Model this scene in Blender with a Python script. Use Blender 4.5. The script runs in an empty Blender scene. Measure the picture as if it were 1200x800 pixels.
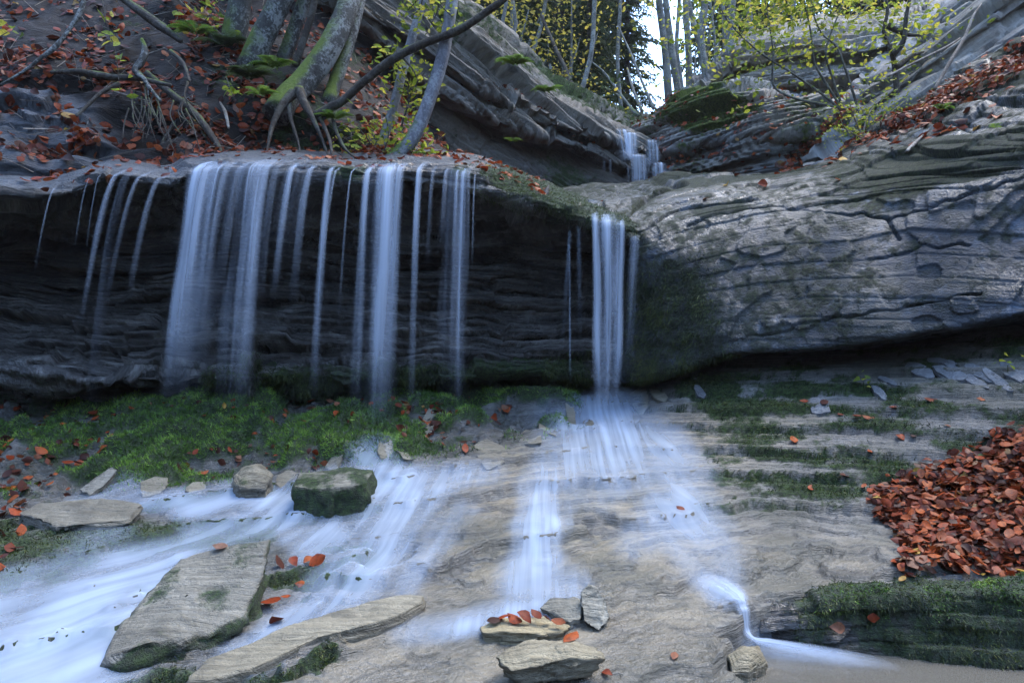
import bpy, math, random
import numpy as np
from mathutils import Vector

# ---------------------------------------------------------------- camera, sky, sun, exposure
scn = bpy.context.scene
COL = scn.collection
CAMZ, FOC = 1.35, 800.0            # camera height in metres, focal length in photo pixels (photo 1200 x 800)
cam_d = bpy.data.cameras.new('camera'); cam = bpy.data.objects.new('camera', cam_d); COL.objects.link(cam)
cam.location = (0, 0, CAMZ); cam.rotation_euler = (math.radians(90), 0, 0)
cam_d.sensor_width = 36; cam_d.lens = 24; cam_d.clip_start = 0.05; cam_d.clip_end = 2000
scn.camera = cam
SUN_ELEV, SUN_AZ = 66, 62          # degrees; azimuth measured from +Y towards +X
world = bpy.data.worlds.new('World'); scn.world = world; world.use_nodes = True
wn = world.node_tree; wn.nodes.clear()
sky = wn.nodes.new('ShaderNodeTexSky'); sky.sky_type = 'NISHITA'; sky.sun_disc = False
sky.sun_elevation = math.radians(SUN_ELEV); sky.sun_rotation = math.radians(SUN_AZ)
sky.air_density = 1.0; sky.dust_density = .6; sky.ozone_density = 2.0
bg = wn.nodes.new('ShaderNodeBackground'); bg.inputs['Strength'].default_value = 0.15
wo = wn.nodes.new('ShaderNodeOutputWorld')
wn.links.new(sky.outputs[0], bg.inputs[0]); wn.links.new(bg.outputs[0], wo.inputs[0])
sun_d = bpy.data.lights.new('sun', 'SUN'); sun_d.energy = 0.6; sun_d.angle = math.radians(32); sun_d.color = (1, .92, .78)
sun = bpy.data.objects.new('sun', sun_d); COL.objects.link(sun)
_el, _az = math.radians(SUN_ELEV), math.radians(SUN_AZ)
_dir = Vector((math.sin(_az) * math.cos(_el), math.cos(_az) * math.cos(_el), math.sin(_el)))
sun.rotation_euler = (-_dir).to_track_quat('-Z', 'Y').to_euler(); sun.location = (0, 0, 30)
vs = scn.view_settings; vs.view_transform = 'Standard'; vs.look = 'None'; vs.gamma = 1; vs.use_curve_mapping = False
vs.exposure = 3.0
scn.cycles.use_denoising = True
scn.cycles.max_bounces = 8; scn.cycles.transparent_max_bounces = 24
scn.cycles.caustics_reflective = False; scn.cycles.caustics_refractive = False

# ---------------------------------------------------------------- helpers
rng = np.random.default_rng(7)
def P(u, v, Y):                    # photo pixel + distance along the view -> world point
    return np.stack(np.broadcast_arrays((np.asarray(u, float) - 600) / FOC * Y, Y, CAMZ - (np.asarray(v, float) - 400) / FOC * Y), -1)
def UV(p):
    return 600 + p[..., 0] / p[..., 1] * FOC, 400 - (p[..., 2] - CAMZ) / p[..., 1] * FOC
def _h(ix, iy, iz, seed):
    n = (ix * 374761393 + iy * 668265263 + iz * 2147483647 + seed * 1274126177) & 0xFFFFFFFF
    n = ((n ^ (n >> 13)) * 1274126177) & 0xFFFFFFFF
    n = ((n ^ (n >> 16)) * 2246822519) & 0xFFFFFFFF
    return ((n ^ (n >> 15)) & 0xFFFFFF).astype(np.float64) / 8388607.5 - 1.0
def noise3(x, y, z, seed=0):       # value noise, -1..1
    x, y, z = np.broadcast_arrays(np.asarray(x, float), np.asarray(y, float), np.asarray(z, float))
    fx, fy, fz = np.floor(x), np.floor(y), np.floor(z)
    ix, iy, iz = fx.astype(np.int64), fy.astype(np.int64), fz.astype(np.int64)
    tx, ty, tz = x - fx, y - fy, z - fz
    tx = tx * tx * tx * (tx * (tx * 6 - 15) + 10); ty = ty * ty * ty * (ty * (ty * 6 - 15) + 10); tz = tz * tz * tz * (tz * (tz * 6 - 15) + 10)
    r = 0
    for a in (0, 1):
        for b in (0, 1):
            c0 = _h(ix, iy + a, iz + b, seed); c1 = _h(ix + 1, iy + a, iz + b, seed)
            r = r + (c0 + (c1 - c0) * tx) * (ty if a else 1 - ty) * (tz if b else 1 - tz)
    return r
def fbm(x, y, z, o=4, seed=0, g=.5):
    r, a, s = 0, 1, 0
    for i in range(o):
        r = r + a * noise3(x * 2.03 ** i, y * 2.03 ** i, z * 2.03 ** i, seed + i * 13); s += a; a *= g
    return r / s
def sst(a, b, x):
    t = np.clip((x - a) / (b - a), 0, 1); return t * t * (3 - 2 * t)
def catmull(C, n, axis=0, wts=None):         # resample control points along an axis, chord-length spaced
    C = np.moveaxis(np.asarray(C, float), axis, 0); m = len(C)
    d = np.linalg.norm(np.diff(C, axis=0), axis=-1); d = d.reshape(m - 1, -1).mean(1)
    T = np.concatenate([[0], np.cumsum(d)]); t = np.linspace(0, T[-1], n)
    if wts is not None:            # denser or sparser sampling per interval
        W = np.concatenate([[0], np.cumsum(d * np.asarray(wts, float))]); t = np.interp(np.linspace(0, W[-1], n), W, T)
    i = np.clip(np.searchsorted(T, t, 'right') - 1, 0, m - 2); f = (t - T[i]) / (T[i + 1] - T[i])
    M = np.zeros_like(C)
    M[1:-1] = (C[2:] - C[:-2]) / (T[2:] - T[:-2]).reshape(-1, *[1] * (C.ndim - 1))
    M[0] = (C[1] - C[0]) / d[0]; M[-1] = (C[-1] - C[-2]) / d[-1]
    sh = (-1, *[1] * (C.ndim - 1)); f = f.reshape(sh); L = d[i].reshape(sh)
    h = (2 * f ** 3 - 3 * f ** 2 + 1) * C[i] + (f ** 3 - 2 * f ** 2 + f) * L * M[i] + (-2 * f ** 3 + 3 * f ** 2) * C[i + 1] + (f ** 3 - f ** 2) * L * M[i + 1]
    return np.moveaxis(h, 0, axis)
def patch(cols, nr, nc, wts=None):           # cols: list of (u, [(v, Y), ...]) -> grid (nr, nc, 3)
    C = np.array([[P(u, v, Y) for v, Y in rows] for u, rows in cols])   # (c, r, 3)
    C = np.moveaxis(C, 0, 1)
    if wts is None:
        d = np.linalg.norm(np.diff(C, axis=0), axis=-1).mean(1); wts = np.minimum(d, .5) / d
    return catmull(catmull(C, nr, 0, wts), nc, 1)
def normals(V):
    du = np.gradient(V, axis=1); dv = np.gradient(V, axis=0)
    n = np.cross(du, dv); n /= np.linalg.norm(n, axis=-1, keepdims=True) + 1e-9
    return n
def facing(V):                     # normals of a patch turned towards the open side (the camera)
    n = normals(V); c = np.array([0, 0, CAMZ + 1.5]) - V
    s = np.sign((n * c).sum(-1).sum()); return n * s
def bedding(V, nrm):               # coordinates along and across the bedding planes with that normal
    n = np.array(nrm, float); n /= np.linalg.norm(n)
    a = np.cross([0, 1, 0], n); a /= np.linalg.norm(a); b = np.cross(n, a)
    return V @ a, V @ b, V @ n
def strata(s1, s2, w, th, L, amp, seed, edge=.10, groove=.5):
    wn_ = w + th * (.55 * noise3(s1 / L * .6, s2 / L * .6, w / th * .23, seed) + .2 * noise3(s1 / L * 2.5, s2 / L * 2.5, w / th * .3, seed + 1))
    q = wn_ / th; k = np.floor(q); f = q - k
    def lay(kk):
        a = noise3(s1 / L, s2 / L, kk * 7.31 + .5, seed + 2); b = noise3(s1 / L * 3.1, s2 / L * 3.1, kk * 5.17 + .5, seed + 3)
        ki = kk.astype(np.int64); q1 = np.floor(s1 / L * 1.3 + .35 * a + .37 * kk).astype(np.int64); q2 = np.floor(s2 / L * 1.1 + .35 * b + .61 * kk).astype(np.int64)
        return np.tanh(2.6 * (a * .75 + b * .4)) * .55 + .55 * _h(q1, q2, ki, seed + 5) + .4 * _h(kk.astype(np.int64), 0 * kk.astype(np.int64), 0 * kk.astype(np.int64), seed + 9)
    p = lay(k); pn = lay(k + 1); t = sst(1 - edge, 1, f)
    p = p * (1 - t) + pn * t
    g = np.exp(-((f - (1 - edge * .5)) / (edge * .6)) ** 2)
    return amp * (p - groove * g)
def carve(V0, lines, n, depth, width):   # grooves along polylines given in photo pixels
    u, v = UV(V0); D = np.zeros(u.shape)
    u = u + 3 * noise3(u / 14, v / 14, 0, 5); v = v + 3 * noise3(u / 14, v / 14, 0, 6)
    for pl in lines:
        best = np.full(u.shape, 1e9)
        for (a, b), (c, d) in zip(pl[:-1], pl[1:]):
            t = np.clip(((u - a) * (c - a) + (v - b) * (d - b)) / ((c - a) ** 2 + (d - b) ** 2), 0, 1)
            best = np.minimum(best, np.hypot(u - a - t * (c - a), v - b - t * (d - b)))
        D += depth * (.35 + .65 * sst(-.5, .5, noise3(u / 30, v / 30, 0, 8))) * np.exp(-(best / width) ** 2)
    return D
def ell(u, v, cu, cv, ru, rv, soft=.35, rot=0):
    c, s = math.cos(math.radians(rot)), math.sin(math.radians(rot))
    x, y = u - cu, v - cv; x, y = x * c + y * s, -x * s + y * c
    return 1 - sst(1 - soft, 1 + soft, np.hypot(x / ru, y / rv))
def poly(u, v, pts, soft=12):      # soft inside-mask of a polygon in photo pixels
    u = np.asarray(u); ins = np.zeros(u.shape, bool); dist = np.full(u.shape, 1e9); n = len(pts)
    for i in range(n):
        a, b = pts[i]; c, d = pts[(i + 1) % n]
        cr = ((b > v) != (d > v)) & (u < (c - a) * (v - b) / ((d - b) if d != b else 1e-9) + a); ins ^= cr
        t = np.clip(((u - a) * (c - a) + (v - b) * (d - b)) / ((c - a) ** 2 + (d - b) ** 2 + 1e-9), 0, 1)
        dist = np.minimum(dist, np.hypot(u - a - t * (c - a), v - b - t * (d - b)))
    return sst(-soft, soft, np.where(ins, dist, -dist))
def props(o, label=None, cat=None, group=None, kind=None):
    if label: o['label'] = label
    if cat: o['category'] = cat
    if group: o['group'] = group
    if kind: o['kind'] = kind
    return o
def rawmesh(name, V, F, mat=None, attrs=None, smooth=True, uv=None):
    V = np.asarray(V, np.float32).reshape(-1, 3); F = np.asarray(F, np.int32)
    me = bpy.data.meshes.new(name); k = F.shape[1]
    me.vertices.add(len(V)); me.vertices.foreach_set('co', V.ravel())
    me.loops.add(F.size); me.loops.foreach_set('vertex_index', F.ravel())
    me.polygons.add(len(F)); me.polygons.foreach_set('loop_start', np.arange(0, F.size, k, dtype=np.int32))
    try: me.polygons.foreach_set('loop_total', np.full(len(F), k, np.int32))
    except Exception: pass
    me.polygons.foreach_set('use_smooth', np.full(len(F), smooth))
    for an, av in (attrs or {}).items():
        av = np.asarray(av, np.float32)
        if av.size == len(V) * 3 and av.ndim >= 2 and av.shape[-1] == 3:
            at = me.attributes.new(an, 'FLOAT_VECTOR', 'POINT'); at.data.foreach_set('vector', av.ravel())
        else:
            at = me.attributes.new(an, 'FLOAT', 'POINT'); at.data.foreach_set('value', av.ravel())
    me.update(calc_edges=True); me.validate()
    if mat: me.materials.append(mat)
    return me
def link(name, me, parent=None):
    o = bpy.data.objects.new(name, me); COL.objects.link(o)
    if parent: o.parent = parent
    return o
def gridfaces(nr, nc, keep=None):
    i = np.arange(nr * nc).reshape(nr, nc)
    F = np.stack([i[:-1, :-1], i[:-1, 1:], i[1:, 1:], i[1:, :-1]], -1).reshape(-1, 4)
    if keep is not None:
        F = F[keep[F].any(1)]
    return F
def gridobj(name, V, mat, attrs, parent=None, flip=False):
    F = gridfaces(*V.shape[:2])
    n = normals(V); c = np.array([0, 0, CAMZ + 1.5]) - V
    if (n * c).sum(-1).sum() < 0: F = F[:, ::-1]
    return link(name, rawmesh(name, V, F, mat, attrs), parent)
def compact(V, F, attrs):
    used = np.unique(F); m = np.full(len(V), -1); m[used] = np.arange(len(used))
    return V[used], m[F], {k: a[used] for k, a in attrs.items()}

# ---------------------------------------------------------------- materials
class NT:
    def __init__(s, name):
        s.m = bpy.data.materials.new(name); s.m.use_nodes = True; s.t = s.m.node_tree; s.t.nodes.clear()
        s.out = s.t.nodes.new('ShaderNodeOutputMaterial')
    def n(s, typ, **kw):
        nd = s.t.nodes.new('ShaderNode' + typ)
        for k, v in kw.items(): setattr(nd, k, v)
        return nd
    def l(s, a, b): s.t.links.new(a, b)
    def put(s, sock, v):
        if hasattr(v, 'is_linked') or isinstance(v, bpy.types.NodeSocket): s.l(v, sock)
        elif v is not None: sock.default_value = v if not isinstance(v, tuple) or len(v) != 3 or sock.type != 'RGBA' else (*v, 1)
    def attr(s, nm, fac=True):
        a = s.n('Attribute', attribute_name=nm); return a.outputs['Fac'] if fac else a.outputs['Vector']
    def vmul(s, v, k):
        a = s.n('VectorMath', operation='MULTIPLY'); s.put(a.inputs[0], v); a.inputs[1].default_value = k; return a.outputs[0]
    def noise(s, vec, scale=1, detail=4, rough=.55, dist=0):
        a = s.n('TexNoise'); s.put(a.inputs['Vector'], vec); a.inputs['Scale'].default_value = scale; a.inputs['Detail'].default_value = detail
        a.inputs['Roughness'].default_value = rough; a.inputs['Distortion'].default_value = dist; return a.outputs['Fac']
    def vor(s, vec, scale=1, feat='F1', rnd=1):
        a = s.n('TexVoronoi', feature=feat); s.put(a.inputs['Vector'], vec); a.inputs['Scale'].default_value = scale; a.inputs['Randomness'].default_value = rnd; return a
    def math(s, op, a, b=None, clamp=False):
        m = s.n('Math', operation=op, use_clamp=clamp); s.put(m.inputs[0], a)
        if b is not None: s.put(m.inputs[1], b)
        return m.outputs[0]
    def map(s, v, a, b, c=0, d=1):
        m = s.n('MapRange', interpolation_type='SMOOTHSTEP'); s.put(m.inputs[0], v)
        for i, x in enumerate((a, b, c, d)): m.inputs[i + 1].default_value = x
        return m.outputs[0]
    def ramp(s, f, stops):
        r = s.n('ValToRGB'); s.put(r.inputs[0], f); e = r.color_ramp.elements
        while len(e) < len(stops): e.new(.5)
        for el, (p, c) in zip(e, stops): el.position = p; el.color = (*c, 1)
        return r.outputs[0]
    def mix(s, f, a, b, mode='MIX'):
        m = s.n('Mix', data_type='RGBA', blend_type=mode); s.put(m.inputs[0], f); s.put(m.inputs[6], a); s.put(m.inputs[7], b); return m.outputs[2]
    def bump(s, h, strength, dist, nrm=None):
        b = s.n('Bump'); b.inputs['Strength'].default_value = strength; b.inputs['Distance'].default_value = dist; s.put(b.inputs['Height'], h)
        if nrm: s.l(nrm, b.inputs['Normal'])
        return b.outputs[0]
    def bsdf(s, col, rough, nrm=None, spec=.5):
        b = s.n('BsdfPrincipled'); s.put(b.inputs['Base Color'], col); s.put(b.inputs['Roughness'], rough); s.put(b.inputs['Specular IOR Level'], spec)
        if nrm: s.l(nrm, b.inputs['Normal'])
        return b.outputs[0]
    def done(s, sh): s.l(sh, s.out.inputs['Surface']); return s.m

def rock_mat(name, dark, mid, light, tan=(.30, .25, .18), moss=((.012, .022, .006), (.045, .085, .015)), wetdark=.5, lich=.0, wetr=.22, fine=1.0, rust=0.0, grain=0.0, seam=.6, stain=0.0, stainc=(.07, .072, .05), spec=.5, bumpd=.03, lichc=(.24, .265, .27)):
    t = NT(name); bed = t.attr('bed', False)
    pos = t.n('NewGeometry').outputs['Position']
    a = t.noise(t.vmul(bed, (2.2, 2.2, 11)), 1, 6, .62, .25)
    b = t.noise(t.vmul(bed, (7, 7, 85)), 1, 5, .65, .3)
    c = t.noise(t.vmul(bed, (38, 38, 90)), 1, 4, .7)
    f = t.math('ADD', t.math('MULTIPLY', a, .55), t.math('ADD', t.math('MULTIPLY', b, .35 * fine), t.math('MULTIPLY', c, .25)))
    col = t.ramp(f, [(.36, dark), (.56, mid), (.78, light)])
    if grain:
        gr = t.noise(t.vmul(bed, (3.5, 42, 6)), 1, 5, .7, .5)
        f = t.math('ADD', f, t.math('MULTIPLY', t.math('SUBTRACT', gr, .5), grain)); col = t.ramp(f, [(.36, dark), (.56, mid), (.78, light)])
    tn = t.ramp(f, [(.34, tuple(x * .42 for x in tan)), (.55, tan), (.8, tuple(min(1, x * 1.55) for x in tan))])
    col = t.mix(t.attr('tan'), col, tn)
    sm = t.map(t.noise(t.vmul(bed, (1.6, 1.6, 34)), 1, 3, .6, .4), .30, .42, seam, 0)
    col = t.mix(sm, col, tuple(x * .35 for x in dark))
    if rust:
        col = t.mix(t.math('MULTIPLY', t.map(t.noise(pos, 1.7, 4, .6), .52, .7), rust), col, (.16, .085, .04))
    if lich:
        li = t.map(t.math('ADD', t.noise(pos, 2.2, 3, .6), t.math('MULTIPLY', t.noise(pos, 26, 4, .75), .55)), .80, .98)
        col = t.mix(t.math('MULTIPLY', li, lich), col, lichc)
    if stain:
        st = t.map(t.math('ADD', t.math('MULTIPLY', t.noise(pos, 1.6, 3, .6), .7), t.math('MULTIPLY', t.noise(pos, 9, 3, .7), .3)), .42, .6)
        col = t.mix(t.math('MULTIPLY', st, stain), col, stainc)
    wet = t.attr('wet')
    wv = t.math('MULTIPLY', wet, t.map(t.noise(pos, 3.1, 4, .6), .25, .55, .55, 1))
    col = t.mix(t.math('MULTIPLY', wv, wetdark), col, (.008, .009, .010))
    mn = t.noise(pos, 9, 5, .65)
    mo = t.map(t.math('ADD', t.attr('moss'), t.math('MULTIPLY', t.math('SUBTRACT', mn, .5), .9)), .38, .62)
    mc = t.mix(t.map(t.noise(pos, 34, 4, .7), .35, .7), moss[0], moss[1])
    col = t.mix(mo, col, mc)
    rn = t.noise(t.vmul(bed, (30, 30, 60)), 1, 4, .6)
    ro = t.math('ADD', .86, t.math('MULTIPLY', wv, wetr - .86))
    ro = t.math('ADD', ro, t.math('MULTIPLY', t.math('SUBTRACT', rn, .5), .3))
    ro = t.mix(mo, ro, (.95, .95, .95))
    h = t.math('ADD', t.math('MULTIPLY', b, fine), t.math('ADD', t.math('MULTIPLY', c, .6), t.math('MULTIPLY', t.math('MULTIPLY', t.noise(pos, 140, 3, .7), mo), 1.3)))
    if grain: h = t.math('ADD', h, gr)
    nr = t.bump(h, .9, bumpd)
    return t.done(t.bsdf(col, ro, nr, t.math('ADD', .25, t.math('MULTIPLY', wv, spec))))
M = {}
M['bench'] = rock_mat('bench_rock', (.04, .042, .042), (.13, .128, .118), (.29, .285, .26), tan=(.245, .205, .135), wetdark=.5, wetr=.2, stain=.6)
M['wall'] = rock_mat('wet_dark_rock', (.010, .0095, .009), (.045, .042, .038), (.30, .29, .27), tan=(.045, .05, .056), wetdark=.12, wetr=.08, spec=.75, bumpd=.05, seam=.9)
M['boulder'] = rock_mat('blue_grey_rock', (.006, .010, .015), (.022, .036, .054), (.066, .10, .145), tan=(.07, .075, .06), lich=.5, wetdark=.45, wetr=.2, fine=.3, seam=.35, stain=.75, stainc=(.03, .034, .024), lichc=(.13, .19, .27), moss=((.010, .014, .006), (.038, .05, .016)))
M['cliff'] = rock_mat('cliff_rock', (.035, .034, .031), (.10, .098, .088), (.22, .215, .195), tan=(.20, .17, .13), lich=.3, wetdark=.5, rust=.25)
M['back'] = rock_mat('far_rock', (.04, .042, .044), (.16, .165, .165), (.36, .37, .36), tan=(.30, .25, .18), lich=.4, rust=.3, moss=((.03, .05, .008), (.10, .15, .02)))
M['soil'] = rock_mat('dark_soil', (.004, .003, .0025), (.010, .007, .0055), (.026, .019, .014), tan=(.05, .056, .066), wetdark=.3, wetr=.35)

# ---------------------------------------------------------------- ground far out
def far_ground():
    xs = np.concatenate([-np.geomspace(150, 8, 30), np.linspace(-7, 7, 15), np.geomspace(8, 150, 30)])
    ys = np.concatenate([-np.geomspace(150, 4, 26), np.linspace(-3, 10, 14), np.geomspace(11, 150, 50)])
    X, Y = np.meshgrid(xs, ys)
    Z = np.full(X.shape, -.75) - .06 * np.clip(-Y, 0, 60)
    # unseen steep gorge sides and downstream slope, added to block low sky light
    Z += 1.0 * np.clip(np.abs(X) - 6.5, 0, 26) * sst(9, 5, Y) + .7 * np.clip(-Y - 13, 0, 18)
    # wooded valley behind the upper fall
    base = 5.0 + (Y - 12) * .30 + .012 * np.abs(X - 4.5 - .15 * (Y - 12)) ** 2 * .5
    Z = Z * (1 - sst(9.5, 13.5, Y)) + np.minimum(base, 60) * sst(9.5, 13.5, Y)
    Z += .25 * fbm(X * .4, Y * .4, 0, 3, 3) * sst(12, 16, np.abs(Y))
    V = np.stack([X, Y, Z], -1)
    o = gridobj('ground', V, M['soil'], {'bed': V, 'moss': np.full(X.shape, .25), 'wet': np.zeros(X.shape), 'tan': np.zeros(X.shape)})
    return props(o, 'dark forest floor of the wooded valley behind the rocks', None, None, 'structure')
far_ground()
def hill_z(x, y): return 5.0 + (y - 12) * .30 + .006 * (x - 4.5 - .15 * (y - 12)) ** 2

# ---------------------------------------------------------------- bedrock bench (foreground)
CP = [(-250, 490, 5.4), (0, 490, 5.8), (150, 480, 6.0), (300, 470, 6.2), (500, 465, 6.3), (650, 478, 6.3), (705, 488, 6.1), (780, 450, 6.2), (860, 424, 6.0), (1000, 412, 5.7),
      (1100, 400, 5.3), (1200, 385, 4.9), (1350, 370, 4.5), (1500, 355, 4.2),
      (-250, 570, 4.3), (0, 572, 4.6), (100, 555, 4.85), (200, 550, 4.95), (320, 545, 5.0), (440, 540, 5.0), (540, 530, 5.2), (620, 510, 5.5),
      (700, 550, 4.95), (800, 500, 5.35), (900, 490, 5.1), (1050, 455, 4.85), (1200, 430, 4.35), (1350, 420, 4.0), (900, 600, 4.1), (800, 600, 4.15), (1020, 590, 4.0), (1100, 545, 4.1), (1200, 510, 3.95),
      (1350, 500, 3.6), (1200, 600, 3.55), (1350, 600, 3.2), (1100, 620, 3.6), (1200, 675, 3.22), (1050, 683, 3.24), (1350, 690, 2.95), (900, 690, 3.28), (800, 690, 3.28), (700, 690, 3.28), (600, 700, 3.22), (600, 800, 2.66),
      (700, 800, 2.66), (800, 800, 2.66), (400, 800, 2.66), (400, 700, 3.25), (500, 650, 3.65), (200, 800, 2.62), (0, 800, 2.55), (-250, 800, 2.4), (0, 700, 3.15), (-250, 690, 3.05), (0, 640, 3.7), (200, 640, 3.85),
      (400, 615, 4.15), (500, 600, 4.3), (600, 600, 4.25), (700, 600, 4.22), (200, 590, 4.45)]
_cp = np.array([P(*c) for c in CP])
_cp = np.concatenate([_cp, [[-3, 1.2, -.28], [-1, 1.2, -.25], [1, 1.2, -.25], [3, 1.2, -.2], [-3, .4, -.4], [0, .4, -.4], [3, .4, -.35], [-6, 7, 1.0], [0, 7.2, .9], [5, 7, 1.5]]])
def _tps(r2): return .5 * r2 * np.log(r2 + 1e-9)
def _fit(pts, lam=.02):
    n = len(pts); d2 = ((pts[:, None, :2] - pts[None, :, :2]) ** 2).sum(-1)
    A = np.zeros((n + 3, n + 3)); A[:n, :n] = _tps(d2) + lam * np.eye(n); A[:n, n] = 1; A[:n, n + 1:] = pts[:, :2]; A[n:, :n] = A[:n, n:].T
    return np.linalg.solve(A, np.concatenate([pts[:, 2], np.zeros(3)]))
_w = _fit(_cp)
def ground_base(x, y):
    r = _w[len(_cp)] + _w[len(_cp) + 1] * x + _w[len(_cp) + 2] * y
    for (a, b, _), k in zip(_cp, _w): r = r + k * _tps((x - a) ** 2 + (y - b) ** 2)
    return r
def terr(h, th, sharp):
    q = h / th; k = np.floor(q); f = q - k; return th * (k + sst(0, sharp, f) - .30 * np.exp(-((f - .965) / .045) ** 2)), 1 - sst(sharp, sharp * 2.2, f) + sst(.9, .95, f)
NRG, NCG = 440, 740
yy = np.concatenate([np.linspace(.5, 2.2, 30, endpoint=False), np.linspace(2.2, 7.1, NRG - 30)])
cc = np.linspace(-1, 1, NCG)
GX = cc[None, :] * (.95 * yy[:, None] + 1.0); GY = np.repeat(yy[:, None], NCG, 1)
zb = ground_base(GX, GY)
gu, gv = UV(np.stack([GX, GY, zb], -1))
smooth = np.clip(poly(gu, gv, [(430, 690), (700, 683), (830, 700), (850, 810), (380, 810)], 14) + .75 * poly(gu, gv, [(720, 655), (1010, 640), (1040, 690), (830, 695)], 12) + .5 * ell(gu, gv, 770, 535, 60, 25), 0, 1)
bank = poly(gu, gv, [(-400, 430), (690, 430), (680, 500), (560, 525), (470, 545), (330, 545), (250, 570), (60, 575), (-400, 590)], 12)
slope = poly(gu, gv, [(790, 430), (1500, 340), (1500, 520), (1020, 600), (830, 600)], 25)
h = zb - .07 * GX + .05 * fbm(GX * 1.3, GY * 1.3, 0, 4, 21) + .018 * fbm(GX * 6, GY * 6, 0, 3, 22)
t1, r1 = terr(h + .02 * noise3(GX * 3, GY * 3, 0, 23) + .008 * noise3(GX * 17, GY * 17, 0, 26), .115, .05)
t2, r2 = terr(h + .014 * noise3(GX * 5, GY * 4, 0, 24) + .005 * noise3(GX * 21, GY * 21, 0, 27), .042, .09)
t3, r3 = terr(h + .010 * noise3(GX * 6, GY * 3, 3, 25) + .003 * noise3(GX * 30, GY * 30, 0, 28), .018, .15)
det = h * -.36 + t1 * .40 + t2 * .50 + t3 * .46 - .036
amt = (1 - .72 * smooth) * (1 - .85 * bank)
gz = zb + (det - (zb - .07 * GX)) * amt
gz += .006 * fbm(GX * 12, GY * 12, 0, 3, 31) * (1 - .5 * smooth)
# lumpy moss bank with hummocks
hum = sst(-.28, .16, fbm(GX * 2.6, GY * 2.6, 0, 3, 621))
gz += bank * (.08 * fbm(GX * 2.2, GY * 2.2, 0, 3, 41) + .11 * hum + .10 * np.abs(noise3(GX * 5, GY * 5, 0, 42)) - .07 + .02 * noise3(GX * 18, GY * 18, 0, 43))
# channel that drops into the plunge pool at the right front
led_y = 3.20 - .05 * sst(.9, 2.6, GX) + .02 * noise3(GX * 3, 0, 0, 55)
edge_x = .93 + .10 * noise3(GY * 4, 0, 0, 56) + .04 * noise3(GY * 15, 0, 0, 57) + .30 * sst(2.9, 3.25, GY)
pool = sst(-.03, .03, led_y - GY) * sst(-.035, .035, GX - edge_x)
gz = gz * (1 - pool) + pool * (-.17 + .03 * fbm(GX * 3, GY * 3, 0, 3, 58))
GV = np.stack([GX, GY, gz], -1)
gu, gv = UV(GV)
def mask_ground():
    riser = np.clip(.8 * r1 + .6 * r2 + .45 * r3, 0, 1) * amt
    tan = np.clip(.9 * poly(gu, gv, [(560, 505), (800, 470), (960, 490), (870, 560), (830, 620), (1040, 640), (1040, 690), (850, 700), (860, 810), (300, 810), (430, 690), (480, 560)], 40), 0, 1)
    tan = np.clip(tan + .5 * ell(gu, gv, 1120, 430, 110, 25, .5, -12), 0, 1) * (1 - .9 * riser) * (1 - .95 * bank)
    wet = np.clip(.55 + .5 * bank + .4 * smooth + .4 * sst(620, 500, gu), 0, 1) * (1 - .55 * ell(gu, gv, 1050, 440, 200, 45, .5, -10))
    mo = bank * (.36 + .6 * hum)
    mo = np.maximum(mo, np.clip(.8 * r1 + .45 * r2, 0, 1) * amt * np.clip(sst(500, 420, gu) * .8 + .55 * ell(gu, gv, 880, 470, 140, 50) + .6 * ell(gu, gv, 900, 570, 120, 45), 0, 1))
    mo = np.maximum(mo, .62 * slope * (.75 + .6 * noise3(GX * 2.2, GY * 2.2, gz * 14, 62)))
    mo = np.maximum(mo, .9 * ell(gu, gv, 935, 457, 30, 11)); mo = np.maximum(mo, .75 * ell(gu, gv, 830, 455, 45, 16))
    mo = np.maximum(mo, .6 * poly(gu, gv, [(0, 625), (90, 600), (330, 610), (330, 640), (130, 660), (60, 690), (-60, 690)], 15))
    mo = np.maximum(mo, .8 * pool * (gu < 885) * (gv < 760))
    return np.clip(tan, 0, 1), wet, np.clip(mo, 0, 1)
g_tan, g_wet, g_moss = mask_ground()
n_ = np.array([-.07, 0, 1.]); bed_g = np.stack(bedding(GV, n_), -1)
bench = gridobj('bedrock', GV, M['bench'], {'bed': bed_g, 'moss': g_moss, 'wet': g_wet, 'tan': g_tan})
props(bench, 'stepped layered tan bedrock bench that the stream runs over', None, None, 'structure')
def ground_at(x, y):               # bilinear look-up of the bench surface
    fy = np.interp(y, yy, np.arange(NRG)); i = np.clip(np.floor(fy).astype(int), 0, NRG - 2); ty = fy - i
    fx = (x / (.95 * y + 1.0) + 1) / 2 * (NCG - 1); j = np.clip(np.floor(fx).astype(int), 0, NCG - 2); tx = np.clip(fx - j, 0, 1)
    return (gz[i, j] * (1 - tx) + gz[i, j + 1] * tx) * (1 - ty) + (gz[i + 1, j] * (1 - tx) + gz[i + 1, j + 1] * tx) * ty
def ground_px(u, v):               # where the view through a pixel meets the bench
    Y = np.linspace(2.2, 7.0, 600); X = (u - 600) / FOC * Y; Z = CAMZ - (v - 400) / FOC * Y
    d = Z - ground_at(X, Y); k = np.argmax(d < 0) if (d < 0).any() else 599
    return np.array([X[k], Y[k], ground_at(X[k:k + 1], Y[k:k + 1])[0]])

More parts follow.
